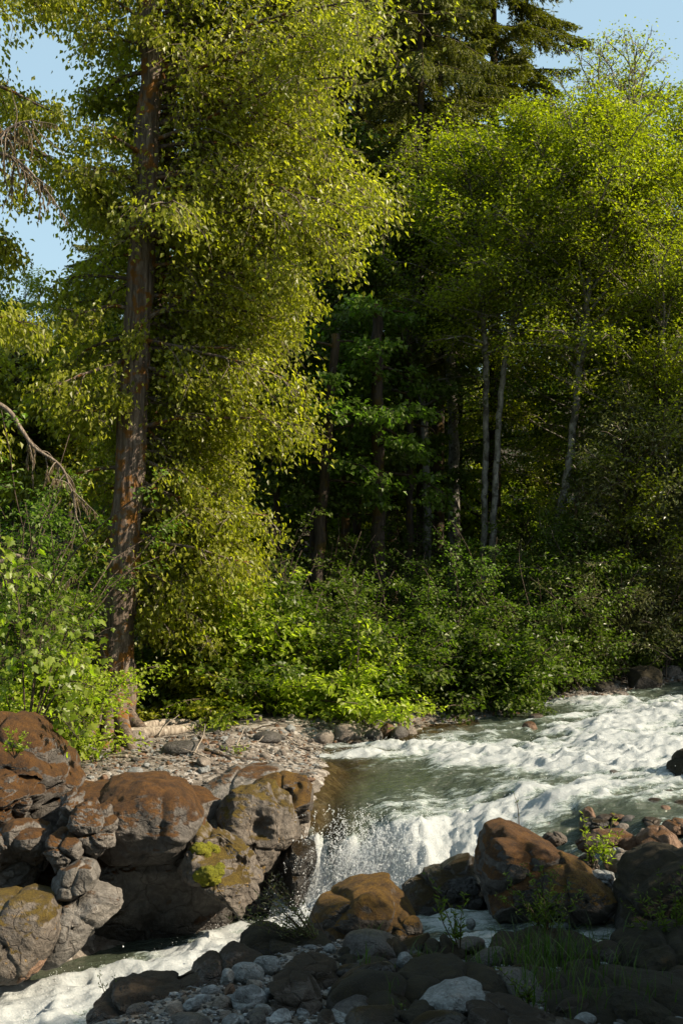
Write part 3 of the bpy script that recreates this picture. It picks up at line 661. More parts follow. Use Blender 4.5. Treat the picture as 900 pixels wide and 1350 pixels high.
for (x, y, w, h, d, m, sd, lab) in [
    (808, 1108, 74, 26, 12.2, R_RUST, 1, 'long low rusty rock behind the cobbles at the water edge'),
    (775, 1112, 44, 26, 12.0, R_BRWN, 2, 'brown rock half hidden by the yellow seedling'),
    (848, 1104, 26, 24, 12.1, R_TAN, 3, 'upright tan stone left of the rusty pink boulder'),
    (770, 1142, 36, 28, 11.5, R_BRWN, 4, 'brown rock at the top edge of the largest boulder'),
    (820, 1138, 46, 30, 11.5, R_TAN, 5, 'biggest tan cobble in the sunlit heap on the right'),
    (795, 1160, 40, 24, 11.2, R_STON, 6, 'pale grey cobble at the near side of the sunlit heap'),
    (838, 1160, 34, 20, 11.1, R_RUST, 7, 'rusty flat cobble beside the broad shaded boulder'),
    (812, 1126, 24, 16, 11.8, R_STON, 8, 'small pale cobble in the gap of the sunlit heap'),
    (856, 1146, 30, 20, 11.4, R_DSTN, 9, 'dark cobble under the rusty pink boulder'),
    (826, 1176, 36, 18, 10.9, R_TAN, 10, 'flat tan cobble lowest in the sunlit heap'),
    (893, 1090, 40, 20, 12.5, R_RUST, 11, 'rusty rock behind the rusty pink boulder at the edge'),
    (860, 1086, 36, 16, 12.8, R_BRWN, 12, 'brown flat rock at the water line on the right'),
    (782, 1086, 40, 12, 13.1, R_DARK, 13, 'thin black wet rock at the water line behind the seedlings'),
    (732, 1106, 30, 16, 12.0, R_BRWN, 14, 'brown rock peeking over the largest boulder'),
]:
    k = np.linspace(0, 2 * np.pi, 12, endpoint=False); rg_ = np.random.default_rng(sd)
    o = [(x + w / 2 * math.cos(a) * s, y + h / 2 * math.sin(a) * s) for a, s in zip(k, rg_.uniform(.88, 1.12, 12))]
    mm = w / 2 / F * d
    rock('boulder' if w > 35 else 'river_stone', lab, o, d, mm * .9, mm * .9, m, 'rock', amp=.035, freq=4, seed=300 + sd, lean=.1, res=(56, 32), ridged=.35)

# ------------------------------------------------------------------ foreground, in the shade
def fg(name, lab, o, d, tf, tb, m, sd, **kw):
    kw.setdefault('amp', .10); kw.setdefault('freq', 3.2); kw.setdefault('facets', 14); kw.setdefault('cells', 14)
    return rock(name, lab, o, d, tf, tb, m, kw.pop('cat', 'rock'), seed=sd, **kw)
fg('bedrock_shelf', 'long smooth brown rock lying along the bottom edge by the white water',
   [(85, 1400), (100, 1350), (132, 1316), (170, 1300), (222, 1304), (262, 1297), (274, 1306), (262, 1322), (220, 1340), (190, 1368), (150, 1400)], 8.9, .3, .5, R_BRWN, 401, lean=.5)
fg('bedrock_shelf', 'brown ridge of rock rising from the white water behind the grey cobbles',
   [(205, 1318), (225, 1296), (262, 1274), (302, 1261), (342, 1264), (366, 1272), (376, 1290), (330, 1304), (280, 1322), (235, 1326)], 9.6, .3, .5, R_BRWN, 402, lean=.4)
fg('bedrock_shelf', 'dark mossy shelf under the willow sapling',
   [(318, 1262), (322, 1240), (336, 1231), (378, 1234), (430, 1246), (458, 1262), (450, 1285), (380, 1290), (330, 1280)], 10.2, .35, .5, R_DMOS, 403, lean=.3)
fg('boulder', 'smooth brown boulder above the large two toned one', [(368, 1290), (376, 1272), (394, 1266), (430, 1272), (456, 1286), (460, 1306), (436, 1320), (394, 1314)], 9.2, .28, .35, R_BRWN, 404, ridged=.2, amp=.04, cat='boulder')
fg('boulder', 'large two toned boulder, brown above and grey below, beside the grey cobbles',
   [(350, 1318), (356, 1298), (378, 1288), (406, 1294), (426, 1314), (428, 1338), (412, 1356), (376, 1352)], 8.6, .25, .35, R_BRWN, 405, ridged=.25, amp=.045, cat='boulder')
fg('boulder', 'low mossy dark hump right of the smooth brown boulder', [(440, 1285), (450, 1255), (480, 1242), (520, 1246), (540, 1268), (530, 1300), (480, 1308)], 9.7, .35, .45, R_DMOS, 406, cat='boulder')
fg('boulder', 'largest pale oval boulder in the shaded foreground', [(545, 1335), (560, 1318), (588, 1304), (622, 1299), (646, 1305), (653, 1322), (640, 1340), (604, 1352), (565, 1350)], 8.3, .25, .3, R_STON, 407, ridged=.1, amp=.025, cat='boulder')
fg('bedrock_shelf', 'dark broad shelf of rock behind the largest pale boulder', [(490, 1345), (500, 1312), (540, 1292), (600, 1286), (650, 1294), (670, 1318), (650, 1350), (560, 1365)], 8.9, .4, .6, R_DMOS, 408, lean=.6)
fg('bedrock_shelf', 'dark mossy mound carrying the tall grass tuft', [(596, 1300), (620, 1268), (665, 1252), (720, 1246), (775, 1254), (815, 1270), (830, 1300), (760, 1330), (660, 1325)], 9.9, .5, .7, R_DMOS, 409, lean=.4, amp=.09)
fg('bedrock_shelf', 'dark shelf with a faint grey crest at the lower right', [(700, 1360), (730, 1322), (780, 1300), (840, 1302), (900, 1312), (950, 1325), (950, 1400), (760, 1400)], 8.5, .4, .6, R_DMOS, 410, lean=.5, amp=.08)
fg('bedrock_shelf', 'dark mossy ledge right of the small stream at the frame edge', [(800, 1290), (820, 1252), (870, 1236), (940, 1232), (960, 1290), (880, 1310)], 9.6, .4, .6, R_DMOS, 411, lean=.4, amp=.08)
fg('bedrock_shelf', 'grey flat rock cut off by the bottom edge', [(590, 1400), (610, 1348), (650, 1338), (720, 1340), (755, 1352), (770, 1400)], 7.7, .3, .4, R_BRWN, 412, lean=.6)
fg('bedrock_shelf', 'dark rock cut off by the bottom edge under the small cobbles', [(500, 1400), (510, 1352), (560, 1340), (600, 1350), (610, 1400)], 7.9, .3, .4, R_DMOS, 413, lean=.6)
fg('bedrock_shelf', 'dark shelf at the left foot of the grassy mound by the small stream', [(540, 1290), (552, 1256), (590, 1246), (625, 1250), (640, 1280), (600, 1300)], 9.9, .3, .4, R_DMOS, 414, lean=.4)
STN = [  # x, y, w, h, distance, material, turn, label
    (327, 1284, 44, 26, 9.1, R_STON, .1, 'grey cobble with a pale seam in the middle of the heap'),
    (352, 1274, 36, 24, 9.35, R_STON, 0, 'pale grey cobble highest in the foreground heap'),
    (299, 1290, 18, 24, 9.0, R_STON, .2, 'bright upright cobble left of the seamed one'),
    (275, 1309, 30, 16, 8.8, R_STRP, -.2, 'long blue grey cobble near the brown ridge'),
    (266, 1324, 28, 24, 8.6, R_STRP, .2, 'dark blue cobble with a slanting face'),
    (293, 1326, 26, 24, 8.5, R_TAN, .1, 'angular tan cobble left of the banded slab'),
    (303, 1308, 13, 20, 8.7, R_RUST, .1, 'small pinkish upright stone in the heap'),
    (329, 1318, 50, 32, 8.55, R_STRP, .1, 'wide banded blue grey slab of stone in the heap'),
    (181, 1338, 34, 26, 8.4, R_DSTN, 0, 'round dark brown cobble on the long smooth rock'),
    (232, 1334, 34, 18, 8.4, R_TAN, .2, 'olive tan cobble near the bottom left'),
    (222, 1322, 16, 10, 8.6, R_STON, 0, 'small white pebble left of the heap'),
    (370, 1344, 36, 18, 8.2, R_STRP, -.2, 'blue grey stone lying against the two toned boulder'),
    (340, 1344, 30, 14, 8.1, R_DSTN, 0, 'dark flat stone under the banded slab'),
    (305, 1346, 30, 14, 8.1, R_STRP, 0, 'grey flat stone on the bottom edge of the heap'),
    (460, 1297, 17, 20, 9.2, R_STON, 0, 'white egg shaped stone right of the smooth brown boulder'),
    (448, 1290, 16, 14, 9.3, R_STON, .3, 'white stone touching the smooth brown boulder'),
    (455, 1315, 18, 14, 8.9, R_STON, 0, 'small round white stone below the egg shaped one'),
    (460, 1328, 30, 18, 8.6, R_STON, .1, 'blocky pale stone in the small group right of centre'),
    (449, 1342, 48, 13, 8.3, R_STON, -.05, 'long pale stone lowest in the small group'),
    (438, 1330, 14, 10, 8.6, R_STON, 0, 'little pale stone left of the blocky one'),
    (533, 1268, 24, 22, 9.5, R_STON, .2, 'pale round stone alone on the mossy hump'),
    (435, 1252, 17, 14, 9.9, R_STON, 0, 'white stone alone on the dark mossy shelf'),
    (470, 1312, 14, 12, 8.9, R_TAN, 0, 'small tan stone beside the white group'),
    (502, 1312, 34, 18, 8.9, R_DSTN, .1, 'dark flat stone between the white group and the pale oval boulder'),
    (520, 1330, 40, 22, 8.6, R_DSTN, -.1, 'dark stone left of the pale oval boulder'),
    (620, 1218, 12, 14, 11.0, R_STON, 0, 'white stone standing in the small stream'),
    (680, 1348, 40, 14, 7.9, R_STON, 0, 'pale flat stone on the bottom edge right of centre'),
    (250, 1346, 60, 18, 8.1, R_DSTN, .1, 'broad dark stone on the bottom edge left of the heap'),
    (416, 1280, 16, 10, 9.4, R_STRP, 0, 'small grey stone above the smooth brown boulder'),
    (478, 1272, 20, 12, 9.5, R_DSTN, 0, 'dark stone on the left side of the mossy hump'),
]
STONE_MESH = []
for k in range(7):
    import bmesh
    bm = bmesh.new(); bmesh.ops.create_icosphere(bm, subdivisions=4, radius=1)
    Vv = np.array([v.co for v in bm.verts]); Ff = np.array([[v.index for v in f.verts] for f in bm.faces]); bm.free()
    rg_ = np.random.default_rng(50 + k)
    for _ in range(7):                                  # worn flats
        a_ = unit(rg_.normal(0, 1, 3)); cut = rg_.uniform(.72, .92); dd = Vv @ a_
        Vv = Vv - np.outer(np.maximum(dd - cut, 0) * .8, a_)
    Vv = Vv * (1 + .22 * (fbm(Vv * 1.3, 3, 60 + k) - .5)[:, None] + .05 * (fbm(Vv * 5, 3, 70 + k) - .5)[:, None])
    STONE_MESH.append((Vv, Ff))
_sm = {}
def stone(loc, size, rot, mat, k, name, label, cat='stone', group=None):
    key = (k, mat.name)
    if key not in _sm:
        mb = MB(); mb.add(STONE_MESH[k][0], STONE_MESH[k][1], 0, 0, True); _sm[key] = mb.mesh('stone', [mat])
    o = bpy.data.objects.new(name, _sm[key]); C.objects.link(o)
    o.location = [float(c) for c in loc]; o.scale = [float(c) for c in size]; o.rotation_euler = [float(c) for c in rot]
    return tag(o, label, cat, group)
for q, (x, y, w, h, d, m, tn, lab) in enumerate(STN):
    p = P(x, y, d); a_ = w / 2 / F * d; b_ = h / 2 / F * d
    stone(p, (a_ * 1.08, (a_ + b_) * .5, b_ * 1.12), (.1, tn, .1 * q), m, q % 7, 'river_stone', lab)
rng = np.random.default_rng(78)
for q in range(60):
    px, py = rng.uniform(460, 910), rng.uniform(1235, 1375)
    if q < 14: px, py = rng.uniform(430, 560), rng.uniform(1255, 1345)
    p = hit(px, py); s = rng.uniform(.07, .19) * (1 if rng.random() < .8 else 1.4)
    stone(p + [0, 0, s * .12], (s * rng.uniform(.9, 1.5), s * rng.uniform(.7, 1.1), s * rng.uniform(.4, .75)), (rng.normal(0, .3), rng.normal(0, .3), rng.uniform(0, 6)),
          [R_DMOS, R_BRWN, R_DSTN, R_DMOS, R_DARK][rng.integers(5)], rng.integers(7), 'bank_rock', 'dark rock of medium size jammed among the shaded rocks at the lower right', 'rock', 'dark rocks of the shaded near bank')
rng = np.random.default_rng(77)
G1 = 'shaded cobbles filling the gaps of the near bank'
for q in range(95):
    px, py = (rng.uniform(200, 560), rng.uniform(1285, 1365)) if q < 62 else (rng.uniform(560, 900), rng.uniform(1180, 1360))
    p = hit(px, py); s = rng.uniform(.03, .085)
    stone(p + [0, 0, s * .2], (s, s * rng.uniform(.7, 1), s * rng.uniform(.45, .75)), (rng.normal(0, .2), rng.normal(0, .2), rng.uniform(0, 6)),
          [R_STON, R_STRP, R_TAN, R_STON, R_DSTN, R_BRWN][rng.integers(6)], rng.integers(7), 'river_stone', 'small shaded cobble filling a gap between the near bank rocks', 'stone', G1)
G2 = 'sunlit cobbles along the right water edge'
for q in range(36):
    px = rng.uniform(760, 910); py = rng.uniform(1068, 1110) if q < 20 else rng.uniform(1100, 1190)
    p = hit(px, py); s = rng.uniform(.04, .11)
    stone(p + [0, 0, s * .35], (s, s * rng.uniform(.7, 1), s * rng.uniform(.5, .8)), (rng.normal(0, .2), rng.normal(0, .2), rng.uniform(0, 6)),
          [R_TAN, R_DSTN, R_RUST, R_BRWN, R_DSTN][rng.integers(5)], rng.integers(7), 'river_stone', 'small wet cobble along the right water edge near the seedlings', 'stone', G2)
# rocks breaking the surface of the rapids
for q, (x, y, w, h, lab) in enumerate([
    (698, 958, 22, 13, 'brown rock breaking the rapids, lower of a pair'), (706, 946, 24, 10, 'brown flat rock breaking the rapids, upper of a pair'),
    (808, 1021, 18, 12, 'dark rock breaking the white water, left of a pair'), (822, 1013, 12, 7, 'small tan rock breaking the white water, right of a pair'),
    (881, 1048, 20, 14, 'round black rock in the rapids near the right edge'), (862, 1056, 26, 10, 'low black rock left of the round one near the right edge'),
    (896, 1060, 22, 10, 'low dark rock against the right edge in the shallows')]):
    d = (CH - .2) * F / (y - 675)
    p = hit(x, y + h * .4); d = p[1]
    stone(P(x, y + h * .2, d), (w / 2 / F * d, w / 2 / F * d, h * .75 / F * d), (0, 0, q), [R_RUST, R_BRWN, R_DSTN][q % 3] if q < 4 else R_DARK, q, 'river_rock', lab, 'rock')
# ------------------------------------------------------------------ gravel bar and far bank
for q, (x, y, w, h, m, lab) in enumerate([
    (352, 972, 40, 14, R_DSTN, 'dark flat rock half buried in the gravel bar'), (243, 986, 60, 16, R_DSTN, 'dark log shaped rock lying across the gravel bar'),
    (458, 966, 46, 22, R_TAN, 'grey block of rock where the gravel bar meets the river'), (428, 972, 30, 16, R_TAN, 'tan rock left of the grey block at the gravel tip'),
    (492, 970, 24, 18, R_DSTN, 'dark angular rock right of the grey block in the shallows'), (510, 964, 20, 20, R_RUST, 'rusty rock in the middle of the rock row in the shallows'),
    (526, 968, 26, 20, R_DSTN, 'wet black rock near the right end of the rock row'), (541, 966, 20, 16, R_TAN, 'pale rock at the right end of the rock row'),
    (474, 982, 22, 10, R_BRWN, 'low brown rock awash in front of the rock row'), (848, 893, 56, 30, R_DMOS, 'large dark boulder at the foot of the far right bank'),
    (796, 905, 34, 14, R_DMOS, 'dark rock at the far water edge left of the large boulder'), (815, 880, 22, 12, R_TAN, 'pale rock on the far right bank below the willow'),
    (885, 886, 26, 16, R_TAN, 'tan rock on the far bank at the right edge'), (565, 940, 18, 6, R_RUST, 'rusty flat rock in the dark far shallows'),
    (180, 970, 34, 12, R_TAN, 'pale rounded rock at the foot of the great cottonwood'), (290, 950, 30, 10, R_DSTN, 'dark rock under the golden shrub')]):
    p = hit(x, y + h * .4); d = p[1]
    stone(p + [0, 0, h * .3 / F * d], (w / 2 / F * d, w / 2 / F * d * .7, h * .62 / F * d), (.1, .05 * (q % 3 - 1), .3 * (q % 4)), m, q % 7, 'bank_rock', lab, 'rock')
G3, G4 = 'pale stones scattered over the gravel bar', 'stones scattered along the shaded far right bank'
for q in range(138):
    if q < 108:
        px, py = rng.uniform(110, 560), rng.uniform(938, 1035)
    else:
        px, py = rng.uniform(560, 900), rng.uniform(868, 925)
    p = hit(px, py)
    if q < 108 and (p[1] < 14.2 or p[1] > 20.5 or p[1] < yfar(p[0]) - .2): continue
    if q >= 108 and p[1] < yfar(p[0]) - .3: continue
    s = rng.uniform(.025, .10) * (1 if rng.random() < .8 else 1.5)
    stone(p + [0, 0, s * .2], (s, s * rng.uniform(.6, 1), s * rng.uniform(.4, .7)), (rng.normal(0, .2), rng.normal(0, .2), rng.uniform(0, 6)),
          [R_TAN, R_TAN, R_STON, R_DSTN, R_RUST][rng.integers(5)], rng.integers(7), 'river_stone',
          'pale stone scattered on the sunlit gravel bar' if q < 108 else 'stone scattered on the shaded far right bank', 'stone', G3 if q < 108 else G4)
# gravel: too many and too small to count
n = 34000
gx = rng.uniform(-8, 7.5, n); gy = np.where(gx < -3.6, rng.uniform(11.5, 22, n), rng.uniform(14.2, 24, n))
k_ = (gy > yfar(gx) - .15) & (gy < yfar(gx) + 3.8); gx, gy = gx[k_], gy[k_]
o8 = STONE_MESH[0]
bm = bmesh.new(); bmesh.ops.create_icosphere(bm, subdivisions=1, radius=1)
Vi = np.array([v.co for v in bm.verts]); Fi = np.array([[v.index for v in f.verts] for f in bm.faces]); bm.free()
def gravel(name, gx, gy, smin, smax, mats):
    n = len(gx); gz = zground(gx, gy); s = rng.uniform(smin, smax, n) * (1 + (rng.random(n) < .12) * .9)
    ang = rng.uniform(0, 6.28, n); sx, sy, sz = s * rng.uniform(.8, 1.4, n), s * rng.uniform(.6, 1, n), s * rng.uniform(.35, .75, n)
    B = Vi[None] * (1 + rng.uniform(-.2, .2, (n, len(Vi), 1)))
    bx, by, bz = B[..., 0] * sx[:, None], B[..., 1] * sy[:, None], B[..., 2] * sz[:, None]
    Vv = np.stack([gx[:, None] + bx * np.cos(ang)[:, None] - by * np.sin(ang)[:, None], gy[:, None] + bx * np.sin(ang)[:, None] + by * np.cos(ang)[:, None],
                   gz[:, None] + bz + (sz * .3)[:, None]], -1).reshape(-1, 3)
    mb = MB()
    g = rng.integers(len(mats), size=n)
    mb.add(Vv, (np.arange(n)[:, None, None] * len(Vi) + Fi[None]).reshape(-1, 3), 0, 0, False)
    mb.m[0] = np.repeat(g, len(Fi)).astype(np.int32)
    return tag(mb.obj(name, mats), kind='stuff')
gravel('gravel', gx, gy, .010, .034, [R_TAN, R_STON, R_DSTN, R_RUST, R_TAN])
gx, gy = np.concatenate([rng.uniform(-2.6, 3.6, 16000), rng.uniform(3.2, 8.5, 9000)]), np.concatenate([rng.uniform(7.0, 11.2, 16000), rng.uniform(10, 16.5, 9000)])
k_ = gy < ynear(gx) - .3
gravel('grit', gx[k_], gy[k_], .007, .022, [R_DSTN, R_STRP, R_BRWN, R_DSTN, R_STON])

# ------------------------------------------------------------------ trees and shrubs
L_COTT = leaf_mat('cottonwood_leaves', (.085, .088, .007), (.160, .176, .013), (.25, .245, .045), (.45, .48, .03), .45, .42, .38)
L_ALDR = leaf_mat('alder_leaves', (.070, .090, .006), (.130, .155, .009), (.205, .218, .018), (.44, .48, .02), .45, .45, .4)
L_MAPL = leaf_mat('maple_leaves', (.055, .085, .010), (.090, .135, .014), (.140, .190, .035), (.26, .36, .03), .45, .45, .35)
L_LIME = leaf_mat('lime_shrub_leaves', (.10, .130, .010), (.175, .215, .018), (.260, .285, .050), (.46, .54, .03), .42, .45, .35)
L_SHRB = leaf_mat('shrub_leaves', (.040, .060, .007), (.070, .098, .009), (.13, .16, .022), (.26, .36, .02), .40, .45, .35)
L_WILL = leaf_mat('willow_leaves', (.055, .065, .016), (.090, .100, .022), (.150, .155, .050), (.22, .24, .04), .36, .38, .5)
L_DARK = leaf_mat('forest_leaves', (.036, .052, .007), (.064, .090, .010), (.105, .138, .018), (.21, .28, .02), .40, .5, .3)
L_FIR = leaf_mat('fir_needles', (.055, .065, .010), (.105, .115, .015), (.175, .175, .025), (.22, .24, .01), .3, .5, .35)
L_GRAS = leaf_mat('grass_blades', (.03, .055, .008), (.05, .085, .012), (.10, .14, .025), (.16, .25, .02), .4, .45, .35)
TWIG = bark_mat('twig_bark', (.07, .05, .035), (.15, .115, .085), scale=40)
DRYTWIG = bark_mat('pale_twig_bark', (.16, .125, .095), (.30, .25, .20), scale=40)
B_COTT = bark_mat('cottonwood_bark', (.085, .062, .048), (.22, .175, .14), (.14, .060, .010), .34, .08, 20, 1.0)
B_DARK = bark_mat('dark_conifer_bark', (.040, .030, .023), (.085, .062, .047), (.07, .045, .010), .35, .12, 24, 1.0)
B_ALDR = bark_mat('pale_alder_bark', (.17, .155, .135), (.36, .335, .30), (.05, .055, .02), .12, .5, 9, .4, spots=(7, (.07, .06, .05)))
B_MOSS = bark_mat('mossy_bark', (.05, .036, .026), (.10, .07, .05), (.10, .055, .010), .8, .12, 24, 1.0)
B_DRFT = bark_mat('driftwood', (.20, .165, .13), (.40, .35, .29), None, 0, .1, 30, .5)

def furrow(amp, fq=26, seed=3):
    def f(pts, th):
        n, m = len(pts), len(th)
        q = np.stack([np.repeat(np.cos(th)[None], n, 0) * fq / 6, np.repeat(np.sin(th)[None], n, 0) * fq / 6, np.repeat(pts[:, 2:3] * 1.3, m, 1)], -1).reshape(-1, 3)
        return (1 + amp * (fbm(q, 4, seed, ridged=True) - .5) * 2).reshape(n, m)
    return f

def broadleaf(seed, trunk, rad, h0, reach, nlimb, el, droop, nsec, nleaf, LW, hang=.8, spread=.10, secl=.35, flat=.5, mats=None, limb_r=.28, furr=0, seg=8, sub=2, flop=0.0, azr=None, top=None, taper=1.0, limbtop=1.0, near=.16):
    """trunk: control polyline (local); reach(h, az) -> limb length; returns (trunk builder, crown builder)"""
    rg = np.random.default_rng(seed)
    tp = resample(trunk, max(24, 10 * len(trunk))) if len(trunk) > 1 else np.array(trunk)
    tp[1:-1] += rg.normal(0, .012, (len(tp) - 2, 3)) * [1, 1, 0]
    tt = np.linspace(0, 1, len(tp)); rr = lerp(rad[0], rad[1], tt ** taper); rr[:2] *= [1.35, 1.12]
    tb_, cb = MB(), MB()
    if furr:
        tp2 = resample(trunk, 150); t2 = np.linspace(0, 1, 150); r2 = lerp(rad[0], rad[1], t2 ** taper) * (1 + .45 * np.exp(-t2 * 22)) * (1 + .22 * (fbm(np.stack([t2 * 34, t2 * 0, t2 * 0], -1), 3, seed) - .5))
        tp2[4:, :2] += .12 * (np.stack([fbm(np.stack([t2 * 13, t2 * 0 + q, t2 * 0], -1), 2, seed + 5) for q in (0, 7)], -1) - .5)[4:] * np.minimum(1, t2[4:, None] * 9)
        tube(tb_, tp2, r2, 44, 0, 0, furrow(furr))
    else: tube(tb_, tp, rr, 12, 0)
    zz = tp[:, 2]; H0, H1 = h0, zz[-1]
    LP, LD, LS = [], [], []
    for k in range(nlimb):
        u = (k + rg.random()) / nlimb; h = H0 + (H1 - H0) * u ** .9 * limbtop
        ti = np.interp(h, zz, tt); p0 = along(tp, np.array([min(ti, .999)]))[0]
        az = k * 2.399963 + rg.normal(0, .35) if azr is None else (azr(rg, k) if callable(azr) else rg.uniform(*azr))
        Rl = reach(h, az) * rg.uniform(.62, 1.05)
        if Rl < .15: continue
        e_ = math.radians(el(u) if callable(el) else el) + rg.normal(0, .15)
        d0 = np.array([math.cos(az) * math.cos(e_), math.sin(az) * math.cos(e_), math.sin(e_)])
        lp = grow(p0, d0, Rl * 1.06, 8, droop, .09, rg)
        r0 = float(np.interp(h, zz, rr)) * limb_r + .012
        tube(tb_, lp, np.linspace(r0, .007, 9), 6, 0)
        ns = max(3, int(nsec * (Rl / 2.0) ** .8))
        for t in rg.uniform(near, 1.0, ns) ** .85:
            q0 = along(lp, np.array([min(t, .999)]))[0]; dl = unit(lp[min(int(t * 8) + 1, 8)] - lp[min(int(t * 8), 7)])
            a2 = rg.choice([-1, 1]) * rg.uniform(.4, 1.25)
            dd = np.array([dl[0] * math.cos(a2) - dl[1] * math.sin(a2), dl[0] * math.sin(a2) + dl[1] * math.cos(a2), dl[2] + rg.normal(.05, .25)])
            ln = secl * rg.uniform(.5, 1.3) * (1.25 - .5 * t) * (Rl * .35 + .5)
            sp_ = grow(q0, dd, ln, 5, hang * rg.uniform(.5, 1.3), .13, rg)
            tube(cb, sp_, np.linspace(.011, .004, 6), 3, 1, cap=False)
            sets = [sp_]
            for _ in range(sub):
                t3 = rg.uniform(.25, .95); q3 = along(sp_, np.array([t3]))[0]
                d3 = unit(sp_[-1] - sp_[0]) + rg.normal(0, .55, 3) + [0, 0, -hang * .35]
                s3 = grow(q3, d3, ln * .55, 4, hang, .12, rg); tube(cb, s3, np.linspace(.005, .002, 5), 3, 1, cap=False); sets.append(s3)
            for s_ in sets:
                m = int(nleaf * rg.uniform(.6, 1.4)); 
                pt = along(s_, rg.uniform(.12, .999, m)) + rg.normal(0, spread, (m, 3)) * [1, 1, flat]
                dr = unit(s_[-1] - s_[0])[None] * .6 + rg.normal(0, .7, (m, 3)) * [1, 1, .6] + np.array([0, 0, -flop])
                LP.append(pt); LD.append(dr)
    LP = np.concatenate(LP); LD = np.concatenate(LD)
    sz = LW[0] * rg.uniform(.45, 1.45, len(LP))
    leaves(cb, LP, LD, sz, sz * LW[1], rg, 0, up=.7 if flop < .5 else .15)
    return tb_, cb
def place_tree(name, label, cat, base, tbm, cbm, bark, leaf, group=None, twig=None):
    t = thing(name, base, label, cat, group)
    tbm.obj('trunk', [bark], t); cbm.obj('crown', [leaf, twig or TWIG], t)
    return t
def loc(pxs, d, base):
    """trunk control points given as photo pixels at depths d, local to base"""
    return np.array([P(x, y, dd) for (x, y), dd in zip(pxs, d if hasattr(d, '__len__') else [d] * len(pxs))]) - base

# --- the great cottonwood on the gravel bar
D0 = 18.6
base = P(152, 952, D0); base[2] = zg(base[0], base[1]) - .08; cbase = base
tr = np.array([[0, 0, 0]] + [list(P(x, y, D0 + .1 * i) - base) for i, (x, y) in enumerate([(157, 860), (164, 740), (170, 600), (176, 480), (184, 330), (192, 200), (198, 90), (202, -40), (206, -180)])])
REACH_R = ([900, 800, 680, 600, 500, 430, 300, 200, 90, 0, -200], [80, 140, 185, 200, 220, 255, 285, 300, 300, 280, 220])
def reach_c(h, az):
    py = 675 - (h + cbase[2] - CH) / D0 * F
    r = np.interp(-py, [-v for v in REACH_R[0]], REACH_R[1]) / F * D0
    l = np.interp(-py, [-800, -600, -450, -300, -100, 100], [40, 80, 130, 75, 80, 200]) / F * D0
    c_ = math.cos(az); f = 2.6 if math.sin(az) < 0 else 2.4
    side = r if c_ > 0 else l
    return abs(c_) * side + (1 - abs(c_)) * min(f, side * 1.3)
def reach_n(h, az):
    return reach_c(h, az) * (.62 + .85 * float(fbm(np.array([[math.cos(az) * 1.5, math.sin(az) * 1.5, h * .9]]), 2, 6)[0]))
tb_, cb = broadleaf(1, tr, (.25, .15), 1.7, reach_n, 150, lambda u: -2 + 34 * u, .5, 15, 16, (.080, .64), hang=.7, spread=.15, secl=.55, flat=.9, furr=.20, flop=.5, sub=3, azr=lambda g, k: g.uniform(-.30, 1.1) if k % 5 < 3 else (g.uniform(1.0, 4.0) if k % 5 == 3 or k % 3 or k < 60 else g.uniform(4.0, 6.0)), limb_r=.15, near=.05)
cott = place_tree('cottonwood_tree', 'tallest broadleaf tree with a thick mossy trunk rising from the gravel bar', 'tree', base, tb_, cb, B_COTT, L_COTT, twig=DRYTWIG)
# its slimmer neighbour just behind
base = P(203, 905, 20.2); base[2] = zg(base[0], base[1]) - .05
tr = np.array([[0, 0, 0]] + [list(P(x, y, 20.2) - base) for x, y in [(204, 800), (202, 680), (198, 560), (205, 420), (218, 250), (224, 120), (230, -60)]])
tb_, cb = broadleaf(2, tr, (.17, .09), 3.2, lambda h, az: (1.9 + .6 * math.cos(az)), 46, 12, .7, 9, 30, (.08, .62), hang=1.1, spread=.09, flat=.9, furr=.10, flop=.75)
place_tree('cottonwood_tree', 'slimmer dark trunked tree standing just behind and right of the tallest one', 'tree', base, tb_, cb, B_COTT, L_COTT)
# the tree left of the frame whose branches reach in
base = P(-120, 960, 17.6); base[2] = zg(base[0], base[1])
tr = np.array([[0, 0, 0], [.05, 0, 3], [-.05, 0, 6], [.1, 0, 9], [.1, 0, 12.5]])
tb_, cb = broadleaf(3, tr, (.26, .10), 4.6, lambda h, az: (2.55 if h < 8.6 else 3.3) if math.cos(az) > -.2 else .8, 32, 8, .8, 10, 20, (.080, .62), hang=.9, spread=.13, flat=.9, flop=.75, azr=(-1.5, 1.5), sub=3)
place_tree('cottonwood_tree', 'tree at the left edge with only its hanging branches in the picture', 'tree', base, tb_, cb, B_COTT, L_COTT)

# --- alders on the right: pale thin trunks, fine leaves in layers
def alder(seed, pxs, d, rad, h0py, reach_m, nlimb, lab, leaf=L_ALDR, bark=B_ALDR, nleaf=24, nsec=10, LW=(.062, .72), cat='tree', el=None, name='alder_tree', droop=.25):
    b = P(pxs[0][0], pxs[0][1], d); b[2] = zg(b[0], b[1]) - .1
    tr = np.array([[0, 0, 0]] + [list(P(x, y, d) - b) for x, y in pxs[1:]])
    h0 = P(0, h0py, d)[2] - b[2]; top = tr[-1, 2]
    def rch(h, az):
        u = (h - h0) / (top - h0); return reach_m * (.55 + .75 * math.sin(math.pi * min(1, .12 + u * .80))) * (1 - .55 * max(0, u - .6) / .4)
    tb_, cb = broadleaf(seed, tr, rad, h0, rch, nlimb, el or (lambda u: 22 + 42 * u), droop, nsec, nleaf, LW, hang=.35, spread=.16, secl=.46, flat=.85, flop=.15, sub=2)
    return place_tree(name, lab, cat, b, tb_, cb, bark, leaf, twig=DRYTWIG)
alder(11, [(640, 800), (638, 690), (640, 540), (637, 420), (630, 330), (622, 280), (616, 215)], 24.5, (.075, .03), 470, 1.8, 48, 'left trunk of the pale pair of alders, upright and forked at the top')
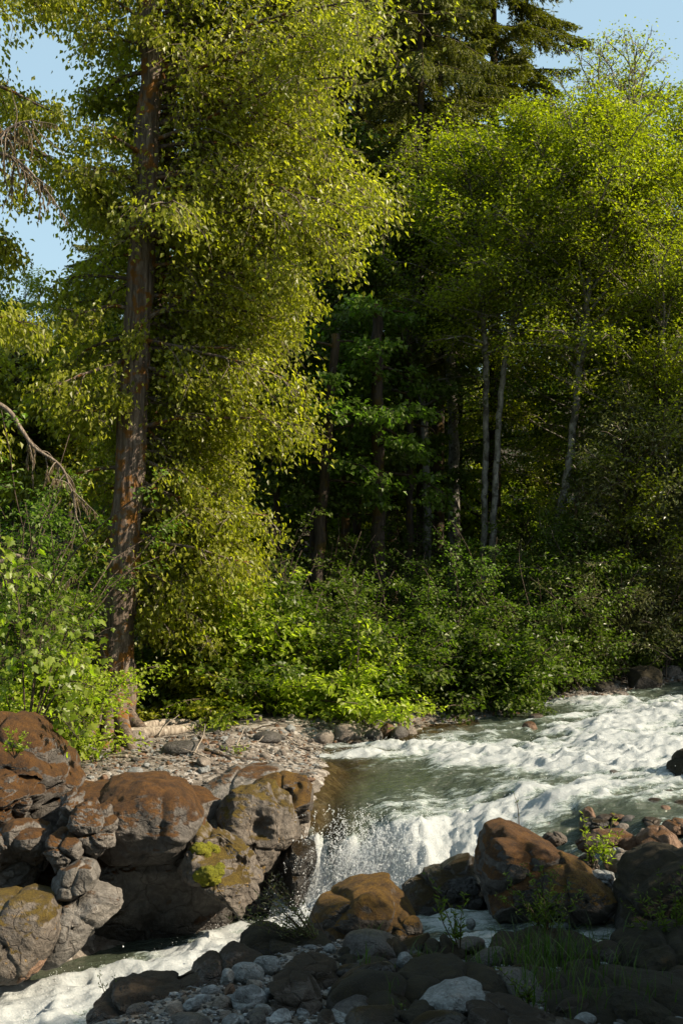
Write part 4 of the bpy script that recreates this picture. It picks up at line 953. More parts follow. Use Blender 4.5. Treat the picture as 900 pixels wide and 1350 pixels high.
alder(12, [(648, 800), (650, 690), (657, 560), (668, 450), (688, 390), (698, 290), (704, 190)], 24.3, (.075, .03), 450, 2.0, 54, 'right trunk of the pale pair of alders, leaning to the right higher up')
alder(13, [(722, 830), (730, 720), (748, 620), (762, 500), (772, 410), (780, 300), (795, 225), (800, 175)], 23.6, (.095, .03), 500, 2.0, 60, 'alder with a slanting pale trunk between the pale pair and the right edge')
alder(14, [(868, 860), (872, 700), (876, 560), (868, 400), (852, 290), (845, 205)], 23.4, (.10, .03), 840, 2.1, 76, 'tall leafy alder near the right edge')
alder(15, [(960, 860), (955, 700), (940, 500), (925, 330), (915, 230), (908, 160)], 24.4, (.12, .03), 840, 2.3, 80, 'alder at the right edge with its trunk outside the picture')
alder(16, [(760, 800), (762, 600), (750, 400), (735, 260), (728, 180)], 27.5, (.10, .03), 700, 2.1, 56, 'alder standing behind the slanting pale trunk')
alder(17, [(560, 790), (562, 640), (553, 480), (548, 380), (540, 310)], 26.0, (.10, .03), 560, 1.7, 36, 'shaded grey alder left of the pale pair', leaf=L_DARK)
alder(18, [(595, 760), (598, 640), (594, 480), (590, 330), (588, 220)], 28, (.16, .06), 420, 1.6, 26, 'thickest grey alder behind the pale pair', leaf=L_ALDR)
alder(19, [(835, 780), (838, 600), (842, 400), (838, 250), (836, 75)], 26, (.09, .012), 560, 2.0, 60, 'thin topped alder poking highest above the right hand trees', nleaf=7)
alder(20, [(770, 780), (768, 500), (775, 300), (790, 75)], 27.5, (.09, .012), 480, 1.7, 46, 'thin topped alder with a sparse twiggy head left of the highest one', nleaf=6)

for q, (px, d, top, lf, lab) in enumerate([(826, 22.6, 540, L_WILL, 'bushy young tree with leaves to the ground left of the pair on the right bank'), (868, 22.9, 470, L_ALDR, 'bushy young tree with leaves to the ground right of the pair on the right bank'),
                                           (918, 23.2, 560, L_WILL, 'bushy young tree cut off by the right edge above the bank'), (760, 22.6, 720, L_SHRB, 'bushy young tree hiding the foot of the slanting alder')]):
    alder(120 + q, [(px, 850), (px + 4, 760), (px - 3, 660), (px, top)], d, (.05, .012), 850, 1.05, 40, lab, leaf=lf, bark=B_DARK, nleaf=20, LW=(.075, .5), name='young_tree')
# --- maples in the dark of the forest
def maple(seed, px, d, top, rad, reach_m, nlimb, lab, leaf=L_MAPL, bark=B_DARK, h0py=640, lean=0, LW=(.10, .85), nleaf=20, group=None):
    b = P(px, 760, d); b[2] = zg(b[0], b[1]) - .1
    H = P(0, top, d)[2] - b[2]; tr = np.array([[0, 0, 0], [lean * .3, 0, H * .3], [lean * .6, .1, H * .6], [lean, 0, H]])
    h0 = P(0, h0py, d)[2] - b[2]
    tb_, cb = broadleaf(seed, tr, rad, h0, lambda h, az: reach_m * (1.1 - .5 * (h - h0) / (H - h0)), nlimb, 8, .5, 9, nleaf, LW, hang=.5, spread=.14, secl=.45, flat=.35, flop=.25)
    return place_tree('maple_tree', lab, 'tree', b, tb_, cb, bark, leaf, group)
maple(21, 498, 24.0, 400, (.17, .10), 1.5, 14, 'thickest near black trunk in the middle of the forest')
maple(22, 408, 23.6, 440, (.13, .08), 1.5, 14, 'dark leaning trunk between the cottonwood and the thickest black trunk', lean=.5)
maple(23, 540, 25.2, 430, (.09, .06), 1.3, 9, 'thin black trunk right of the thickest black trunk', leaf=L_DARK)
maple(24, 455, 27, 420, (.13, .06), 1.8, 18, 'orange mossed trunk left of the thickest black trunk', bark=B_MOSS)
maple(25, 365, 24.5, 430, (.10, .05), 1.8, 30, 'thin dark trunk seen through the right side of the cottonwood', leaf=L_DARK)
maple(26, 886, 25.0, 380, (.12, .06), 1.8, 34, 'brown leaning mossy trunk near the right edge', bark=B_MOSS, lean=-.6, leaf=L_SHRB)
maple(27, 90, 23.5, 470, (.10, .05), 2.0, 40, 'leafy maple behind the left side of the cottonwood', leaf=L_SHRB)
maple(28, 20, 22.5, 430, (.12, .06), 2.0, 44, 'leafy maple at the left edge behind the drooping bare branch', leaf=L_COTT)

# --- firs
def fir(seed, H, h0, rbase, nwh, droop, prof=None):
    rg = np.random.default_rng(seed); tb_, cb = MB(), MB()
    tr = np.array([[0, 0, 0], [.05, 0, H * .4], [0, .03, H * .75], [0, 0, H]]); tp = resample(tr, 40)
    tube(tb_, tp, np.linspace(rbase, .02, 40), 12, 0)
    for k in range(nwh):
        u = (k + rg.random()) / nwh; h = h0 + (H - h0) * u
        ln = (prof(h) if prof else (.25 + .20 * (H - h))) * rg.uniform(.7, 1.1)
        for a in rg.uniform(0, 6.283, rg.integers(3, 5)):
            e_ = rg.normal(.12, .12)
            d0 = np.array([math.cos(a) * math.cos(e_), math.sin(a) * math.cos(e_), math.sin(e_)])
            l = ln * rg.uniform(.7, 1.1); lp = grow([0, 0, h], d0, l, 8, droop, .05, rg)
            lp[-2:, 2] += [.02 * l, .06 * l]
            tube(tb_, lp, np.linspace(.028, .006, 9), 4, 0)
            nb = int(l * 14) + 4
            for t in np.linspace(.18, 1, nb):
                q = along(lp, np.array([min(t, .999)]))[0]; dl = unit(lp[min(int(t * 8) + 1, 8)] - lp[min(int(t * 8), 7)])
                sd = np.cross(dl, [0, 0, 1.0]); sl = (.24 + .36 * (1 - t) * min(l, 2.2)) * rg.uniform(.6, 1.2)
                for s in (-1, 1):
                    dd = dl * .75 + sd * s * rg.uniform(.5, 1.0) + np.array([0, 0, -rg.uniform(.1, .55)])
                    st = grow(q, dd, sl, 4, .6, .1, rg)
                    m = int(sl * 46) + 5
                    pt = along(st, rg.uniform(0, .999, m)); dr = unit(st[-1] - st[0])[None] * .7 + rg.normal(0, .55, (m, 3)) * [1, 1, .5]
                    szl = rg.uniform(.06, .125, m); leaves(cb, pt, dr, szl, szl * .36, rg, 0, up=.5, fold=.2, curl=.1)
    return tb_, cb
FIRS = []
for sd, px, d, H, h0, lab, prof in [
    (31, 575, 31.0, 24, 6.3, 'tallest fir in the middle with its trunk showing below drooping boughs', lambda h: np.interp(h, [6, 9, 12, 15, 24], [1.4, 2.4, 3.1, 3.2, .5])),
    (32, 650, 33.0, 23, 9.0, 'fir right of the tallest one with boughs reaching into the open sky', lambda h: np.interp(h, [8, 11, 14, 17, 23], [1.5, 2.4, 3.0, 2.9, .5])),
    (33, 515, 32.0, 21, 4.2, 'fir left of the tallest one half hidden by the cottonwood', lambda h: np.interp(h, [4, 8, 12, 15, 21], [1.8, 2.6, 2.9, 2.5, .4]))]:
    tb_, cb = fir(sd, H, h0, .20, 44, .55, prof)
    b = P(px, 750, d); b[2] = zg(b[0], b[1]) - .1
    FIRS.append(place_tree('fir_tree', lab, 'conifer', b, tb_, cb, B_DARK, L_FIR, twig=B_DARK))

# --- the forest behind
rng = np.random.default_rng(9)
src = []
for sd, leaf, H, r, h0, rc, bark in [(41, L_DARK, 12.5, .14, 2.0, 2.5, B_DARK), (42, L_SHRB, 10.5, .11, 1.2, 2.4, B_DARK), (43, L_ALDR, 13.0, .12, 2.2, 2.3, B_ALDR)]:
    tr = np.array([[0, 0, 0], [.1, .1, H * .33], [-.1, 0, H * .66], [.1, 0, H]])
    src.append(broadleaf(sd, tr, (r, .03), h0, lambda h, az, H=H, h0=h0, rc=rc: rc * (.5 + .7 * math.sin(math.pi * min(1, .15 + .8 * (h - h0) / (H - h0)))), 62, lambda u: 8 + 34 * u, .35, 10, 17, (.095, .75), hang=.4, spread=.17, secl=.45, flat=.4, flop=.2, sub=2) + (leaf, bark))
LABB = ['dense dark green tree in the shaded forest behind the riverbank', 'bushy mid green tree filling the forest behind the riverbank', 'pale trunked tree in the forest behind the riverbank']
spots_ = []
for row, (d, n, w) in enumerate([(29, 8, 10.5), (34, 10, 13), (40, 11, 15.5), (48, 12, 19)]):
    for k in range(n):
        x = (k + .5 + rng.uniform(-.3, .3)) / n * 2 * w - w
        if d < 32 and -1.5 < x < 4.5 and rng.random() < .5: continue
        spots_.append((x, d + rng.uniform(-2, 2), row))
proto = [None] * 3
for q, (x, y, row) in enumerate(spots_):
    k = int(rng.integers(3)) if row else int(rng.integers(2))
    z = zg(x, y) - .1; sc = rng.uniform(.8, 1.12)
    left = x / y < -.16
    if left: sc = min(sc, (CH + .165 * y - z) / 12.2)
    elif row > 0 and x / y > .13: sc = min(sc, (CH + .29 * y - z) / 12.8)
    if proto[k] is None:
        t = place_tree('forest_tree', LABB[k], 'tree', (x, y, z), src[k][0], src[k][1], src[k][3], src[k][2], 'trees of the forest behind the river')
        t.scale = (sc,) * 3; proto[k] = t
    else:
        copy_thing(proto[k], (x, y, z), rng.uniform(0, 6.28), sc, LABB[k], 'trees of the forest behind the river')
for (x, y, sc) in [(-1.5, 37, .9), (-4.2, 42, .85), (-9, 46, .62), (11, 46, .7)]:
    copy_thing(FIRS[1], (x, y, zg(x, y) - .1), rng.uniform(0, 6), sc, 'dark fir standing deep in the forest behind the riverbank', 'firs deep in the forest')

# --- shrubs along the far bank
def shrub(seed, H, R, nst, LW, nleaf, spread=.10, arch=.9, flat=.4, nsec=9, secl=.34, flop=.1):
    rg = np.random.default_rng(seed); sb, cb = MB(), MB(); LP, LD = [], []
    for k in range(nst):
        az = k * 2.4 + rg.normal(0, .4); e_ = rg.uniform(.55, 1.45); ln = H * rg.uniform(.75, 1.2)
        out = R / H * (1.5 if e_ < 1 else 1)
        d0 = np.array([math.cos(az) * math.cos(e_) * out, math.sin(az) * math.cos(e_) * out, math.sin(e_)])
        p0 = np.array([rg.normal(0, R * .3), rg.normal(0, R * .25), 0])
        st = grow(p0, d0, ln, 9, arch * rg.uniform(.4, 1.2), .10, rg)
        tube(sb, st, np.linspace(.016, .005, 10), 5, 0)
        for t in rg.uniform(.12, 1, nsec):
            q0 = along(st, np.array([min(t, .999)]))[0]
            d2 = rg.normal(0, 1, 3) * [1, 1, .35] + [0, 0, .12]
            s2 = grow(q0, d2, secl * rg.uniform(.5, 1.3) * (.6 + R * .35), 5, .45, .14, rg)
            tube(cb, s2, np.linspace(.006, .002, 6), 3, 1, cap=False)
            for s_ in (s2, grow(s2[2], d2 + rg.normal(0, .7, 3), secl * .6, 4, .4, .14, rg)):
                m = int(nleaf * rg.uniform(.6, 1.4))
                LP.append(along(s_, rg.uniform(.05, .999, m)) + rg.normal(0, spread, (m, 3)) * [1, 1, flat])
                LD.append(unit(s_[-1] - s_[0])[None] * .7 + rg.normal(0, .7, (m, 3)) * [1, 1, .5] + np.array([0, 0, -flop]))
    LP = np.concatenate(LP); LD = np.concatenate(LD); sz = LW[0] * rg.uniform(.6, 1.25, len(LP))
    leaves(cb, LP, LD, sz, sz * LW[1], rg, 0, up=.8)
    return sb, cb
TRK = [(470, 28.5), (555, 26.4), (425, 29)]
for q, (px, d) in enumerate(TRK):                        # slim dark firs bare below, their crowns far up
    b = P(px, 750, d); b[2] = zg(b[0], b[1]) - .1
    copy_thing(FIRS[0] if q % 2 else FIRS[1], b, q * 1.7, (.55 + .06 * (q % 3), .55 + .06 * (q % 3), .93), 'slim dark fir trunk bare in its lower half in the middle of the forest', 'slim firs in the middle of the forest')
def put_shrub(seed, px, top, hw, d, leaf, lab, LW=(.065, .7), nst=22, nleaf=15, name='shrub', z0=None, dense=1.0, **kw):
    x, y = (px - 450) / F * d, d; z = zg(x, y) if z0 is None else z0
    H = P(0, top, d)[2] - z; R = hw / F * d
    sb, cb = shrub(seed, H, R, nst, LW, int(nleaf * dense), **kw)
    t = thing(name, (x, y, z - .05), lab, 'shrub')
    sb.obj('stems', [TWIG], t); cb.obj('foliage', [leaf, TWIG], t)
    return t
SH = [  # px, top, half width, distance, leaves, label
    (345, 800, 70, 19.3, L_LIME, 'golden lime shrub overhanging the gravel bar right of the cottonwood'),
    (455, 830, 62, 19.1, L_LIME, 'bright lime shrub leaning over the tip of the gravel bar'),
    (400, 760, 80, 19.8, L_SHRB, 'green shrub rising behind the two lime ones'),
    (300, 740, 70, 19.9, L_LIME, 'tall yellow green shrub behind the golden lime one'),
    (250, 830, 60, 19.5, L_COTT, 'olive shrub at the right foot of the cottonwood'),
    (215, 850, 40, 19.6, L_SHRB, 'small green shrub behind the foot of the cottonwood'),
    (520, 800, 70, 20.0, L_SHRB, 'mid green shrub right of the bright lime one'),
    (470, 740, 80, 21.2, L_SHRB, 'shrub below the thickest black trunk'),
    (560, 740, 90, 21.8, L_SHRB, 'broad shaded maple shrub in the middle of the bank'),
    (620, 705, 70, 22.3, L_MAPL, 'shrub with a sunlit shelf of leaves below the pale alders'),
    (600, 830, 70, 20.4, L_DARK, 'dark low shrub over the black shallows in the middle'),
    (665, 810, 70, 20.6, L_SHRB, 'dark shrub left of the open bank'),
    (690, 730, 80, 22.0, L_SHRB, 'tall shaded shrub at the foot of the slanting alder'),
    (740, 790, 70, 21.4, L_SHRB, 'shrub hanging over the driftwood on the right bank'),
    (800, 720, 80, 22.2, L_WILL, 'willow with glinting leaves above the right bank'),
    (860, 680, 80, 22.8, L_WILL, 'taller willow with glinting leaves near the right edge'),
    (905, 760, 60, 23.2, L_WILL, 'willow cut by the right edge above the bank'),
    (780, 620, 80, 24.2, L_SHRB, 'tall shrub crown between the slanting alder and the willows'),
    (835, 820, 40, 22.6, L_SHRB, 'low shrub above the pale stones on the right bank'),
    (360, 690, 60, 22.2, L_DARK, 'dark shrub seen between the cottonwood and the forest trunks'),
    (250, 700, 80, 22.6, L_DARK, 'dark shrub behind the second cottonwood trunk'),
    (110, 760, 60, 20.6, L_SHRB, 'shrub in the shade left of the cottonwood trunk'),
    (95, 640, 60, 21.8, L_SHRB, 'tall shrub behind the maple leaves on the left'),
    (40, 760, 70, 17.4, L_LIME, 'bright lime shrub under the maple leaves at the left edge'),
    (80, 860, 45, 15.9, L_LIME, 'small leaved lime shrub on the mossy mound'),
    (10, 640, 70, 19.0, L_MAPL, 'green leafy shrub at the left edge under the bare drooping branch'),
    (0, 575, 50, 16.6, L_MAPL, 'tall leafy shrub filling the left edge behind the bare drooping branch'),
    (48, 700, 36, 16.4, L_SHRB, 'shrub left of the cottonwood trunk above the maple saplings'),
    (565, 575, 80, 34, L_LIME, 'sunlit leafy shrub seen in the gap behind the black trunks'),
    (640, 640, 80, 36, L_LIME, 'sunlit leafy shrub seen in the gap behind the pale alders'),
    (480, 530, 80, 35, L_ALDR, 'sunlit leafy shrub behind the thickest black trunk'),
    (20, 850, 60, 15.4, L_LIME, 'low lime shrub at the left edge on the mossy mound'),
    (430, 690, 70, 24.0, L_DARK, 'dark shrub around the feet of the leaning trunk'),
    (530, 680, 70, 25.0, L_DARK, 'dark shrub around the feet of the black trunks'),
    (700, 640, 80, 26.0, L_DARK, 'dark shrub behind the slanting alder'),
]
for q, (px, top, hw, d, leaf, lab) in enumerate(SH):
    put_shrub(500 + q, px, top, hw, d, leaf, lab, LW=(.075, .34) if leaf is L_WILL else (.12, .7) if d > 30 else ((.098, .68) if d < 21 and px > 200 else (.068, .72)), nst=60 if d > 30 else 20 + int(hw * .14), nleaf=24 if d > 30 else 16)

# ------------------------------------------------------------------ trees of the near bank, right of the picture, that shade the foreground
for q, (x, y, sc, k) in enumerate([(5.8, 9.85, .29, 1), (5.5, 8.3, .44, 1), (6.2, 9.2, .36, 0), (14.5, 21.3, .92, 0), (15.6, 22.6, .95, 1), (16.6, 21.7, 1.0, 0), (13.6, 22.5, .85, 1), (17.2, 23.6, 1.0, 0), (6.3, 7.3, .46, 0), (5.7, 6.2, .44, 1), (6.5, 5.0, .46, 0), (5.6, 4.0, .42, 1), (6.9, 8.5, .42, 0), (7.4, 6.2, .5, 1), (7.6, 4.2, .5, 0), (8.4, 7.4, .5, 0), (5.0, 7.2, .34, 1), (4.9, 5.4, .36, 0),
                                   (9, 1.5, .8, 1), (5, -1.5, .9, 0), (2.2, -4.5, 1.0, 1), (-2, -5, 1.0, 0), (-5.5, -2.5, .95, 1), (-7.5, 1.5, .8, 0), (-8.5, 4.5, .7, 1), (0, -8, 1.1, 2), (6, -5, 1.0, 2)]):
    copy_thing(proto[k], (x, y, zg(x, y) - .1), q * 1.3, sc, 'tree on the near bank outside the picture', 'trees of the near bank')

# ------------------------------------------------------------------ maple leaves, bare branch, driftwood
def lobed(mb, Pb, D, size, rg, mat=0):
    ang = np.radians([-165, -125, -100, -72, -48, -30, -14, 0, 14, 30, 48, 72, 100, 125, 165]); rad = np.array([.30, .55, .42, .80, .50, .62, .78, 1.0, .78, .62, .50, .80, .42, .55, .30])
    n = len(Pb); D = unit(D); N = rg.normal(0, .6, (n, 3)) + [.3, -.5, .7]; N = unit(N - D * (N * D).sum(1, keepdims=True)); Sd = np.cross(D, N)
    u = np.cos(ang) * rad * .6 + .30; v = np.sin(ang) * rad * .6; w = -.22 * np.abs(v) - .10 * u ** 2 * 1.5
    V = Pb[:, None] + size[:, None, None] * (D[:, None] * u[None, :, None] + Sd[:, None] * v[None, :, None] + N[:, None] * w[None, :, None])
    c = Pb + D * size[:, None] * .28
    V = np.concatenate([c[:, None], V], 1); m = len(ang) + 1
    tri = np.array([[0, i, i + 1] for i in range(1, m - 1)])
    mb.add(V.reshape(-1, 3), (np.arange(n)[:, None, None] * m + tri[None]).reshape(-1, 3), mat, np.repeat(rg.random(n), len(tri)), False)
L_BIGM = leaf_mat('bigleaf_maple_leaves', (.085, .120, .010), (.135, .180, .016), (.205, .240, .032), (.42, .50, .03), .5, .42, .4)
def maple_sapling(seed, base, tips, nl, size, lab):
    rg = np.random.default_rng(seed); sb, cb = MB(), MB(); b = np.array(base)
    for tip in tips:
        e = np.array(tip) - b; mid = e * .55 + np.array([0, 0, .28 * np.linalg.norm(e)])
        st = resample([np.zeros(3), mid, e], 14); tube(sb, st, np.linspace(.014, .004, 14), 5, 0)
        m = nl; t = rg.uniform(.35, 1, m); q = along(st, np.minimum(t, .999)) + rg.normal(0, .13, (m, 3))
        d = rg.normal(0, .5, (m, 3)) * [1, 1, .4] + [.25, -.25, -.65]
        for qi, oi in zip(along(st, np.minimum(t, .999)), q): tube(cb, [oi, (oi + qi) / 2 + [0, 0, .02], qi], .0025, 3, 1, cap=False)
        lobed(cb, q, d, size * rg.uniform(.55, 1.2, m), rg)
    t = thing('maple_sapling', b, lab, 'sapling'); sb.obj('stems', [TWIG], t); cb.obj('foliage', [L_BIGM, TWIG], t)
maple_sapling(1, P(35, 985, 14.3), [P(112, 950, 13.9), P(125, 905, 14.0), P(100, 860, 14.2), P(134, 838, 14.3), P(60, 850, 14.0), P(75, 800, 14.6), P(105, 975, 13.6), P(20, 780, 14.2)], 34, .135, 'maple sapling with large lobed leaves hanging beside the cottonwood foot')
maple_sapling(2, P(-60, 980, 14.6), [P(20, 900, 14.2), P(45, 870, 14.5), P(-5, 810, 14.4), P(30, 760, 14.6), P(10, 720, 14.6), P(50, 740, 15)], 40, .135, 'maple sapling with large lobed leaves at the left edge above the mossy mound')
lt = [o for o in S.objects if o.get('label', '').startswith('tree at the left edge')][0]
rg = np.random.default_rng(44)
LM = leaf_mat('hanging_moss', (.10, .075, .03), (.16, .13, .06), (.22, .19, .10), (.3, .26, .1), .4, .7, .1)
for pxs, d in ([[(-125, 470), (-40, 515), (8, 538), (28, 565), (46, 590), (78, 612), (92, 640), (103, 690)], 16.4], [[(-125, 700), (-20, 742), (20, 732), (38, 745), (55, 768), (64, 800)], 16.2], [[(-125, 330), (-60, 300), (-5, 190), (20, 165), (45, 158)], 17.0], [[(-125, 240), (-30, 205), (10, 205), (42, 228), (56, 252)], 17.0]):
    pts = resample([P(x, y, d) for x, y in pxs], 40); mb = MB()
    tube(mb, pts - np.array(lt.location), np.linspace(.045, .008, 40), 6, 0)
    for k in range(22):
        t = rg.uniform(.45, 1); q = along(pts, np.array([min(t, .99)]))[0]
        tw = grow(q, rg.normal(0, .5, 3) + [.3, 0, -.6], rg.uniform(.2, .75), 7, .9, .18, rg); tube(mb, tw - np.array(lt.location), np.linspace(.010, .003, 8), 4, 0)
        m = 26; s_ = along(tw, rg.uniform(.1, .99, m)); sz = rg.uniform(.04, .12, m) * (rg.random() < .6)
        leaves(mb, s_ - np.array(lt.location), rg.normal(0, .15, (m, 3)) + [0, 0, -1], sz + .004, sz * .22 + .002, rg, 1)
    mb.obj('branch', [DRYTWIG, LM], lt)

def log(pxs, r0, r1, name, lab, cat='driftwood', mat=B_DRFT, seg=12, lift=.6, group=None, zoff=0):
    pts = []
    for (x, y) in pxs:
        h = hit(x, y); h[2] += r0 * lift + zoff; pts.append(h)
    pts = resample(pts, max(14, 6 * len(pts))); b = pts[0].copy(); mb = MB()
    tube(mb, pts - b, np.linspace(r0, r1, len(pts)), seg, 0, 0, (lambda p, th: 1 + .25 * (fbm(np.stack([np.repeat(np.cos(th)[None], len(p), 0) * 2, np.repeat(np.sin(th)[None], len(p), 0) * 2, np.repeat(p[:, :1] * 5, len(th), 1)], -1).reshape(-1, 3), 3, 4) - .5).reshape(len(p), len(th))))
    o = mb.obj(name, [mat], loc=b); return tag(o, lab, cat, group)
log([(165, 974), (205, 971), (235, 968), (258, 961), (274, 953), (305, 948), (345, 950)], .10, .02, 'driftwood_log', 'forked pale driftwood log on the gravel bar right of the cottonwood foot')
log([(188, 962), (215, 957), (250, 956)], .07, .05, 'driftwood_log', 'short thick driftwood piece behind the forked pale log')
log([(88, 1003), (130, 1001), (168, 999)], .035, .02, 'driftwood_log', 'bleached stick lying level under the hanging maple leaves')
log([(200, 952), (232, 944), (255, 935)], .02, .008, 'driftwood_log', 'thin pale stick leaning up to the right behind the driftwood log', zoff=.06)
log([(268, 990), (300, 1000), (345, 1004)], .03, .012, 'driftwood_log', 'dark bent stick on the middle of the gravel bar', mat=B_DARK)
log([(765, 880), (795, 872), (820, 862)], .03, .012, 'driftwood_log', 'pale stick poking out of the right bank below the willow', zoff=.15)
log([(835, 876), (860, 866), (890, 858)], .035, .015, 'driftwood_log', 'pale stick on the right bank near the edge of the picture', zoff=.12)
log([(690, 893), (722, 885), (740, 880)], .025, .01, 'driftwood_log', 'grey stick on the dark bank left of the willow', zoff=.1)
rg = np.random.default_rng(12)
for k in range(70):
    px, py = (rg.uniform(120, 440), rg.uniform(940, 1005)) if k < 45 else (rg.uniform(690, 900), rg.uniform(855, 900))
    p = hit(px, py)
    if p[1] < 15 or p[1] > 25: continue
    a = rg.uniform(0, 3.14); l = rg.uniform(.2, .8); mb = MB()
    pts = grow([0, 0, .02], [math.cos(a), math.sin(a) * .6, rg.uniform(-.02, .25)], l, 6, .15, .16, rg); tube(mb, pts, np.linspace(.014, .005, 7), 5, 0)
    tag(mb.obj('stick', [B_DRFT if k % 3 else B_DARK], loc=p), 'thin driftwood stick scattered on the sunlit gravel bar' if k < 45 else 'thin driftwood stick scattered on the far right bank', 'stick', 'sticks on the gravel bar' if k < 45 else 'sticks on the right bank')
# surface roots of the great cottonwood
for k, (x, y) in enumerate([(195, 972), (120, 975), (172, 985), (140, 985)]):
    a = np.array(cott.location) + [0, -.1, .28]; e = hit(x, y) + [0, 0, .01]; mb = MB()
    pts = resample([np.array(cott.location) + [0, 0, .55], a * .55 + e * .45 + [0, 0, .05], e, e + (e - a) * .2 + [0, 0, -.12]], 20)
    tube(mb, pts - np.array(cott.location), np.linspace(.17, .035, 20), 10, 0); mb.obj('root', [B_COTT], cott)

# ------------------------------------------------------------------ small plants of the near bank
def sprig(name, lab, base, tips, nleaf, LW, leaf, seed, cat='plant', r=.006, spread=.012, arch=.1, stem=None, group=None):
    rg = np.random.default_rng(seed); b = np.array(base); sb, cb = MB(), MB()
    for tip in tips:
        e = np.array(tip) - b; st = resample([np.zeros(3), e * .5 + np.array([rg.normal(0, .03), 0, arch * np.linalg.norm(e)]), e], 12)
        tube(sb, st, np.linspace(r, r * .3, 12), 5, 0)
        if nleaf:
            t = rg.uniform(.25, 1, nleaf); az = rg.uniform(0, 6.28, nleaf); up = unit(e)[None]
            d = np.stack([np.cos(az), np.sin(az), rg.uniform(-.3, .9, nleaf)], -1) + up * .5
            sz = LW[0] * rg.uniform(.6, 1.2, nleaf) * (1.15 - .5 * t)
            leaves(cb, along(st, np.minimum(t, .999)) + rg.normal(0, spread, (nleaf, 3)), d, sz, sz * LW[1], rg, 0, up=.4)
    t = thing(name, b, lab, cat, group); sb.obj('stem', [stem or TWIG], t)
    if nleaf: cb.obj('leaves', [leaf], t)
    return t
d = 10.3
sprig('willow_sapling', 'willow sapling leaning left over the white water from the dark shelf', P(425, 1254, d),
      [P(x, y, d + .1 * (i % 5 - 2)) for i, (x, y) in enumerate([(302, 1208), (318, 1202), (330, 1190), (338, 1172), (348, 1160), (356, 1150), (362, 1165), (345, 1200), (372, 1185), (325, 1215), (350, 1185), (366, 1205), (380, 1210), (340, 1215), (310, 1200), (352, 1172)])],
      46, (.062, .24), L_WILL, 61, 'sapling', spread=.025, arch=.02)
sprig('bare_stem', 'bare thin stem standing right of the willow sapling against the fall', P(436, 1244, 10.5), [P(402, 1188, 10.5)], 0, (0, 0), None, 62)
sprig('seedling', 'leafy seedling in the shade in front of the black wet boulder', P(606, 1258, 10.0), [P(562, 1152, 10.1), P(578, 1172, 10), P(590, 1190, 9.9), P(612, 1180, 10), P(600, 1205, 9.9)], 34, (.075, .30), L_SHRB, 63, arch=.03)
sprig('seedling', 'tall yellow lit seedling left of the pair above the cobbles', P(780, 1150, 11.4), [P(768, 1072, 11.5), P(774, 1095, 11.4), P(785, 1108, 11.4)], 26, (.07, .28), L_LIME, 64, arch=.02)
sprig('seedling', 'bushier yellow lit seedling right of the pair above the cobbles', P(800, 1150, 11.4), [P(808, 1078, 11.5), P(792, 1092, 11.4), P(816, 1100, 11.3), P(800, 1105, 11.4), P(790, 1115, 11.4)], 26, (.08, .32), L_LIME, 65, arch=.03)
sprig('seedling', 'thin dark twig with a few buds against the white rapids', P(684, 1098, 11.9), [P(676, 1044, 11.9)], 9, (.05, .3), L_DARK, 66)
sprig('seedling', 'taller of two thin weeds against the white water at the lower left', P(139, 1312, 9.1), [P(131, 1276, 9.1)], 12, (.04, .3), L_DARK, 67, r=.003)
sprig('seedling', 'shorter of two thin weeds against the white water at the lower left', P(146, 1312, 9.1), [P(148, 1288, 9.1), P(143, 1296, 9.1)], 9, (.04, .3), L_DARK, 68, r=.003)
sprig('leafy_plant', 'dark leafy clump growing in front of the largest boulder', P(722, 1238, 10.3),
      [P(x, y, 10.3 + .12 * (i % 4 - 1.5)) for i, (x, y) in enumerate([(660, 1150), (672, 1172), (690, 1140), (700, 1160), (712, 1135), (725, 1150), (738, 1140), (750, 1165), (768, 1172), (685, 1185), (735, 1180), (655, 1180), (705, 1190)])], 44, (.062, .34), L_SHRB, 69, arch=.03)
sprig('leafy_plant', 'dark willow clump at the right edge below the broad boulder', P(885, 1268, 9.9),
      [P(x, y, 9.9 + .12 * (i % 4 - 1.5)) for i, (x, y) in enumerate([(815, 1185), (835, 1168), (850, 1180), (868, 1150), (885, 1160), (900, 1145), (915, 1170), (845, 1215), (870, 1200), (890, 1195), (825, 1215), (905, 1215)])], 46, (.07, .28), L_SHRB, 70, arch=.04)
sprig('leafy_plant', 'pale leaved weed in the deep shade at the lower right', P(700, 1340, 8.7), [P(x, y, 8.7) for x, y in [(655, 1275), (672, 1290), (690, 1300), (712, 1290), (725, 1310), (680, 1310)]], 18, (.055, .42), L_SHRB, 71)
sprig('leafy_plant', 'small weed between the pale oval boulder and the bottom edge', P(530, 1345, 8.2), [P(x, y, 8.2) for x, y in [(518, 1325), (532, 1318), (545, 1330)]], 10, (.04, .4), L_SHRB, 72)
rg = np.random.default_rng(81); mb = MB()
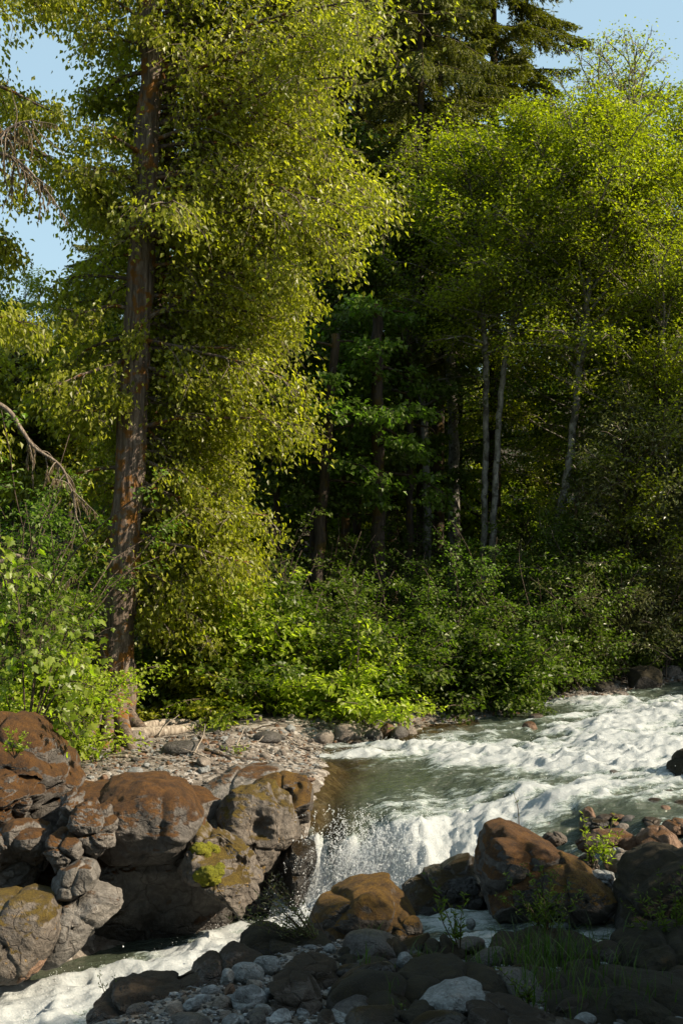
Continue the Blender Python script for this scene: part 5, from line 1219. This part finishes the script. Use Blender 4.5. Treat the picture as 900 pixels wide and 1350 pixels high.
def blades(cx, cy, d, n, rx, h, z0=None):
    for _ in range(n):
        p = P(cx + rg.normal(0, rx), cy, d + rg.normal(0, .25)); p[2] = zg(p[0], p[1]) + rg.uniform(.0, .22) if cy > 1290 else p[2] + rg.normal(0, .05)
        l = h * rg.uniform(.45, 1.15); a = rg.uniform(0, 6.28); ben = rg.uniform(.05, .75); w = rg.uniform(.003, .006)
        dr = np.array([math.cos(a), math.sin(a), 0]); sd = np.array([-dr[1], dr[0], 0]); V = []
        for t in (0, .35, .7): c = p + dr * ben * l * t ** 2 + np.array([0, 0, l * t * (1 - .18 * t)]); V += [c - sd * w * (1 - t * .6), c + sd * w * (1 - t * .6)]
        V.append(p + dr * ben * l + np.array([0, 0, l * .82]))
        mb.add(V, [[0, 1, 3], [0, 3, 2], [2, 3, 5], [2, 5, 4], [4, 5, 6]], 0, rg.random(), False)
for a_ in [(735, 1275, 9.7, 170, 46, .46), (690, 1278, 9.8, 80, 34, .36), (785, 1285, 9.6, 60, 30, .32), (640, 1275, 9.8, 70, 16, .24), (560, 1275, 9.8, 40, 12, .2), (478, 1290, 9.4, 26, 10, .26), (495, 1250, 10.6, 20, 8, .3), (760, 1335, 8.6, 90, 30, .3), (840, 1330, 8.5, 40, 26, .22), (700, 1335, 8.7, 40, 18, .28), (520, 1335, 8.4, 12, 8, .14)]: blades(*a_)
tag(mb.obj('grass', [L_GRAS]), kind='stuff')
# sparse young plants on the gravel bar and the mossy mound
for q, (x, y, h, leaf, lab) in enumerate([(262, 972, .30, L_LIME, 'yellow green weed growing in the middle of the gravel bar behind the dark rock'), (310, 998, .16, L_LIME, 'low yellow weed near the dark bent stick'), (128, 1005, .18, L_LIME, 'thin yellow weed beside the bleached stick'),
                                          (355, 945, .2, L_LIME, 'small weed under the lime shrubs at the back of the gravel bar')]):
    p = hit(x, y); sprig('weed', lab, p, [p + rg.normal(0, .09, 3) * [1, 1, 0] + [0, 0, h * rg.uniform(.6, 1.1)] for _ in range(7)], 14, (.045, .5), leaf, 90 + q)
p = P(20, 1000, 13.0); sprig('leafy_plant', 'bright weed clinging to the tall mossy mound', p, [P(x, y, 12.95) for x, y in [(8, 958), (22, 962), (35, 965), (40, 980), (10, 978), (26, 985), (32, 972)]], 24, (.06, .5), L_LIME, 95)
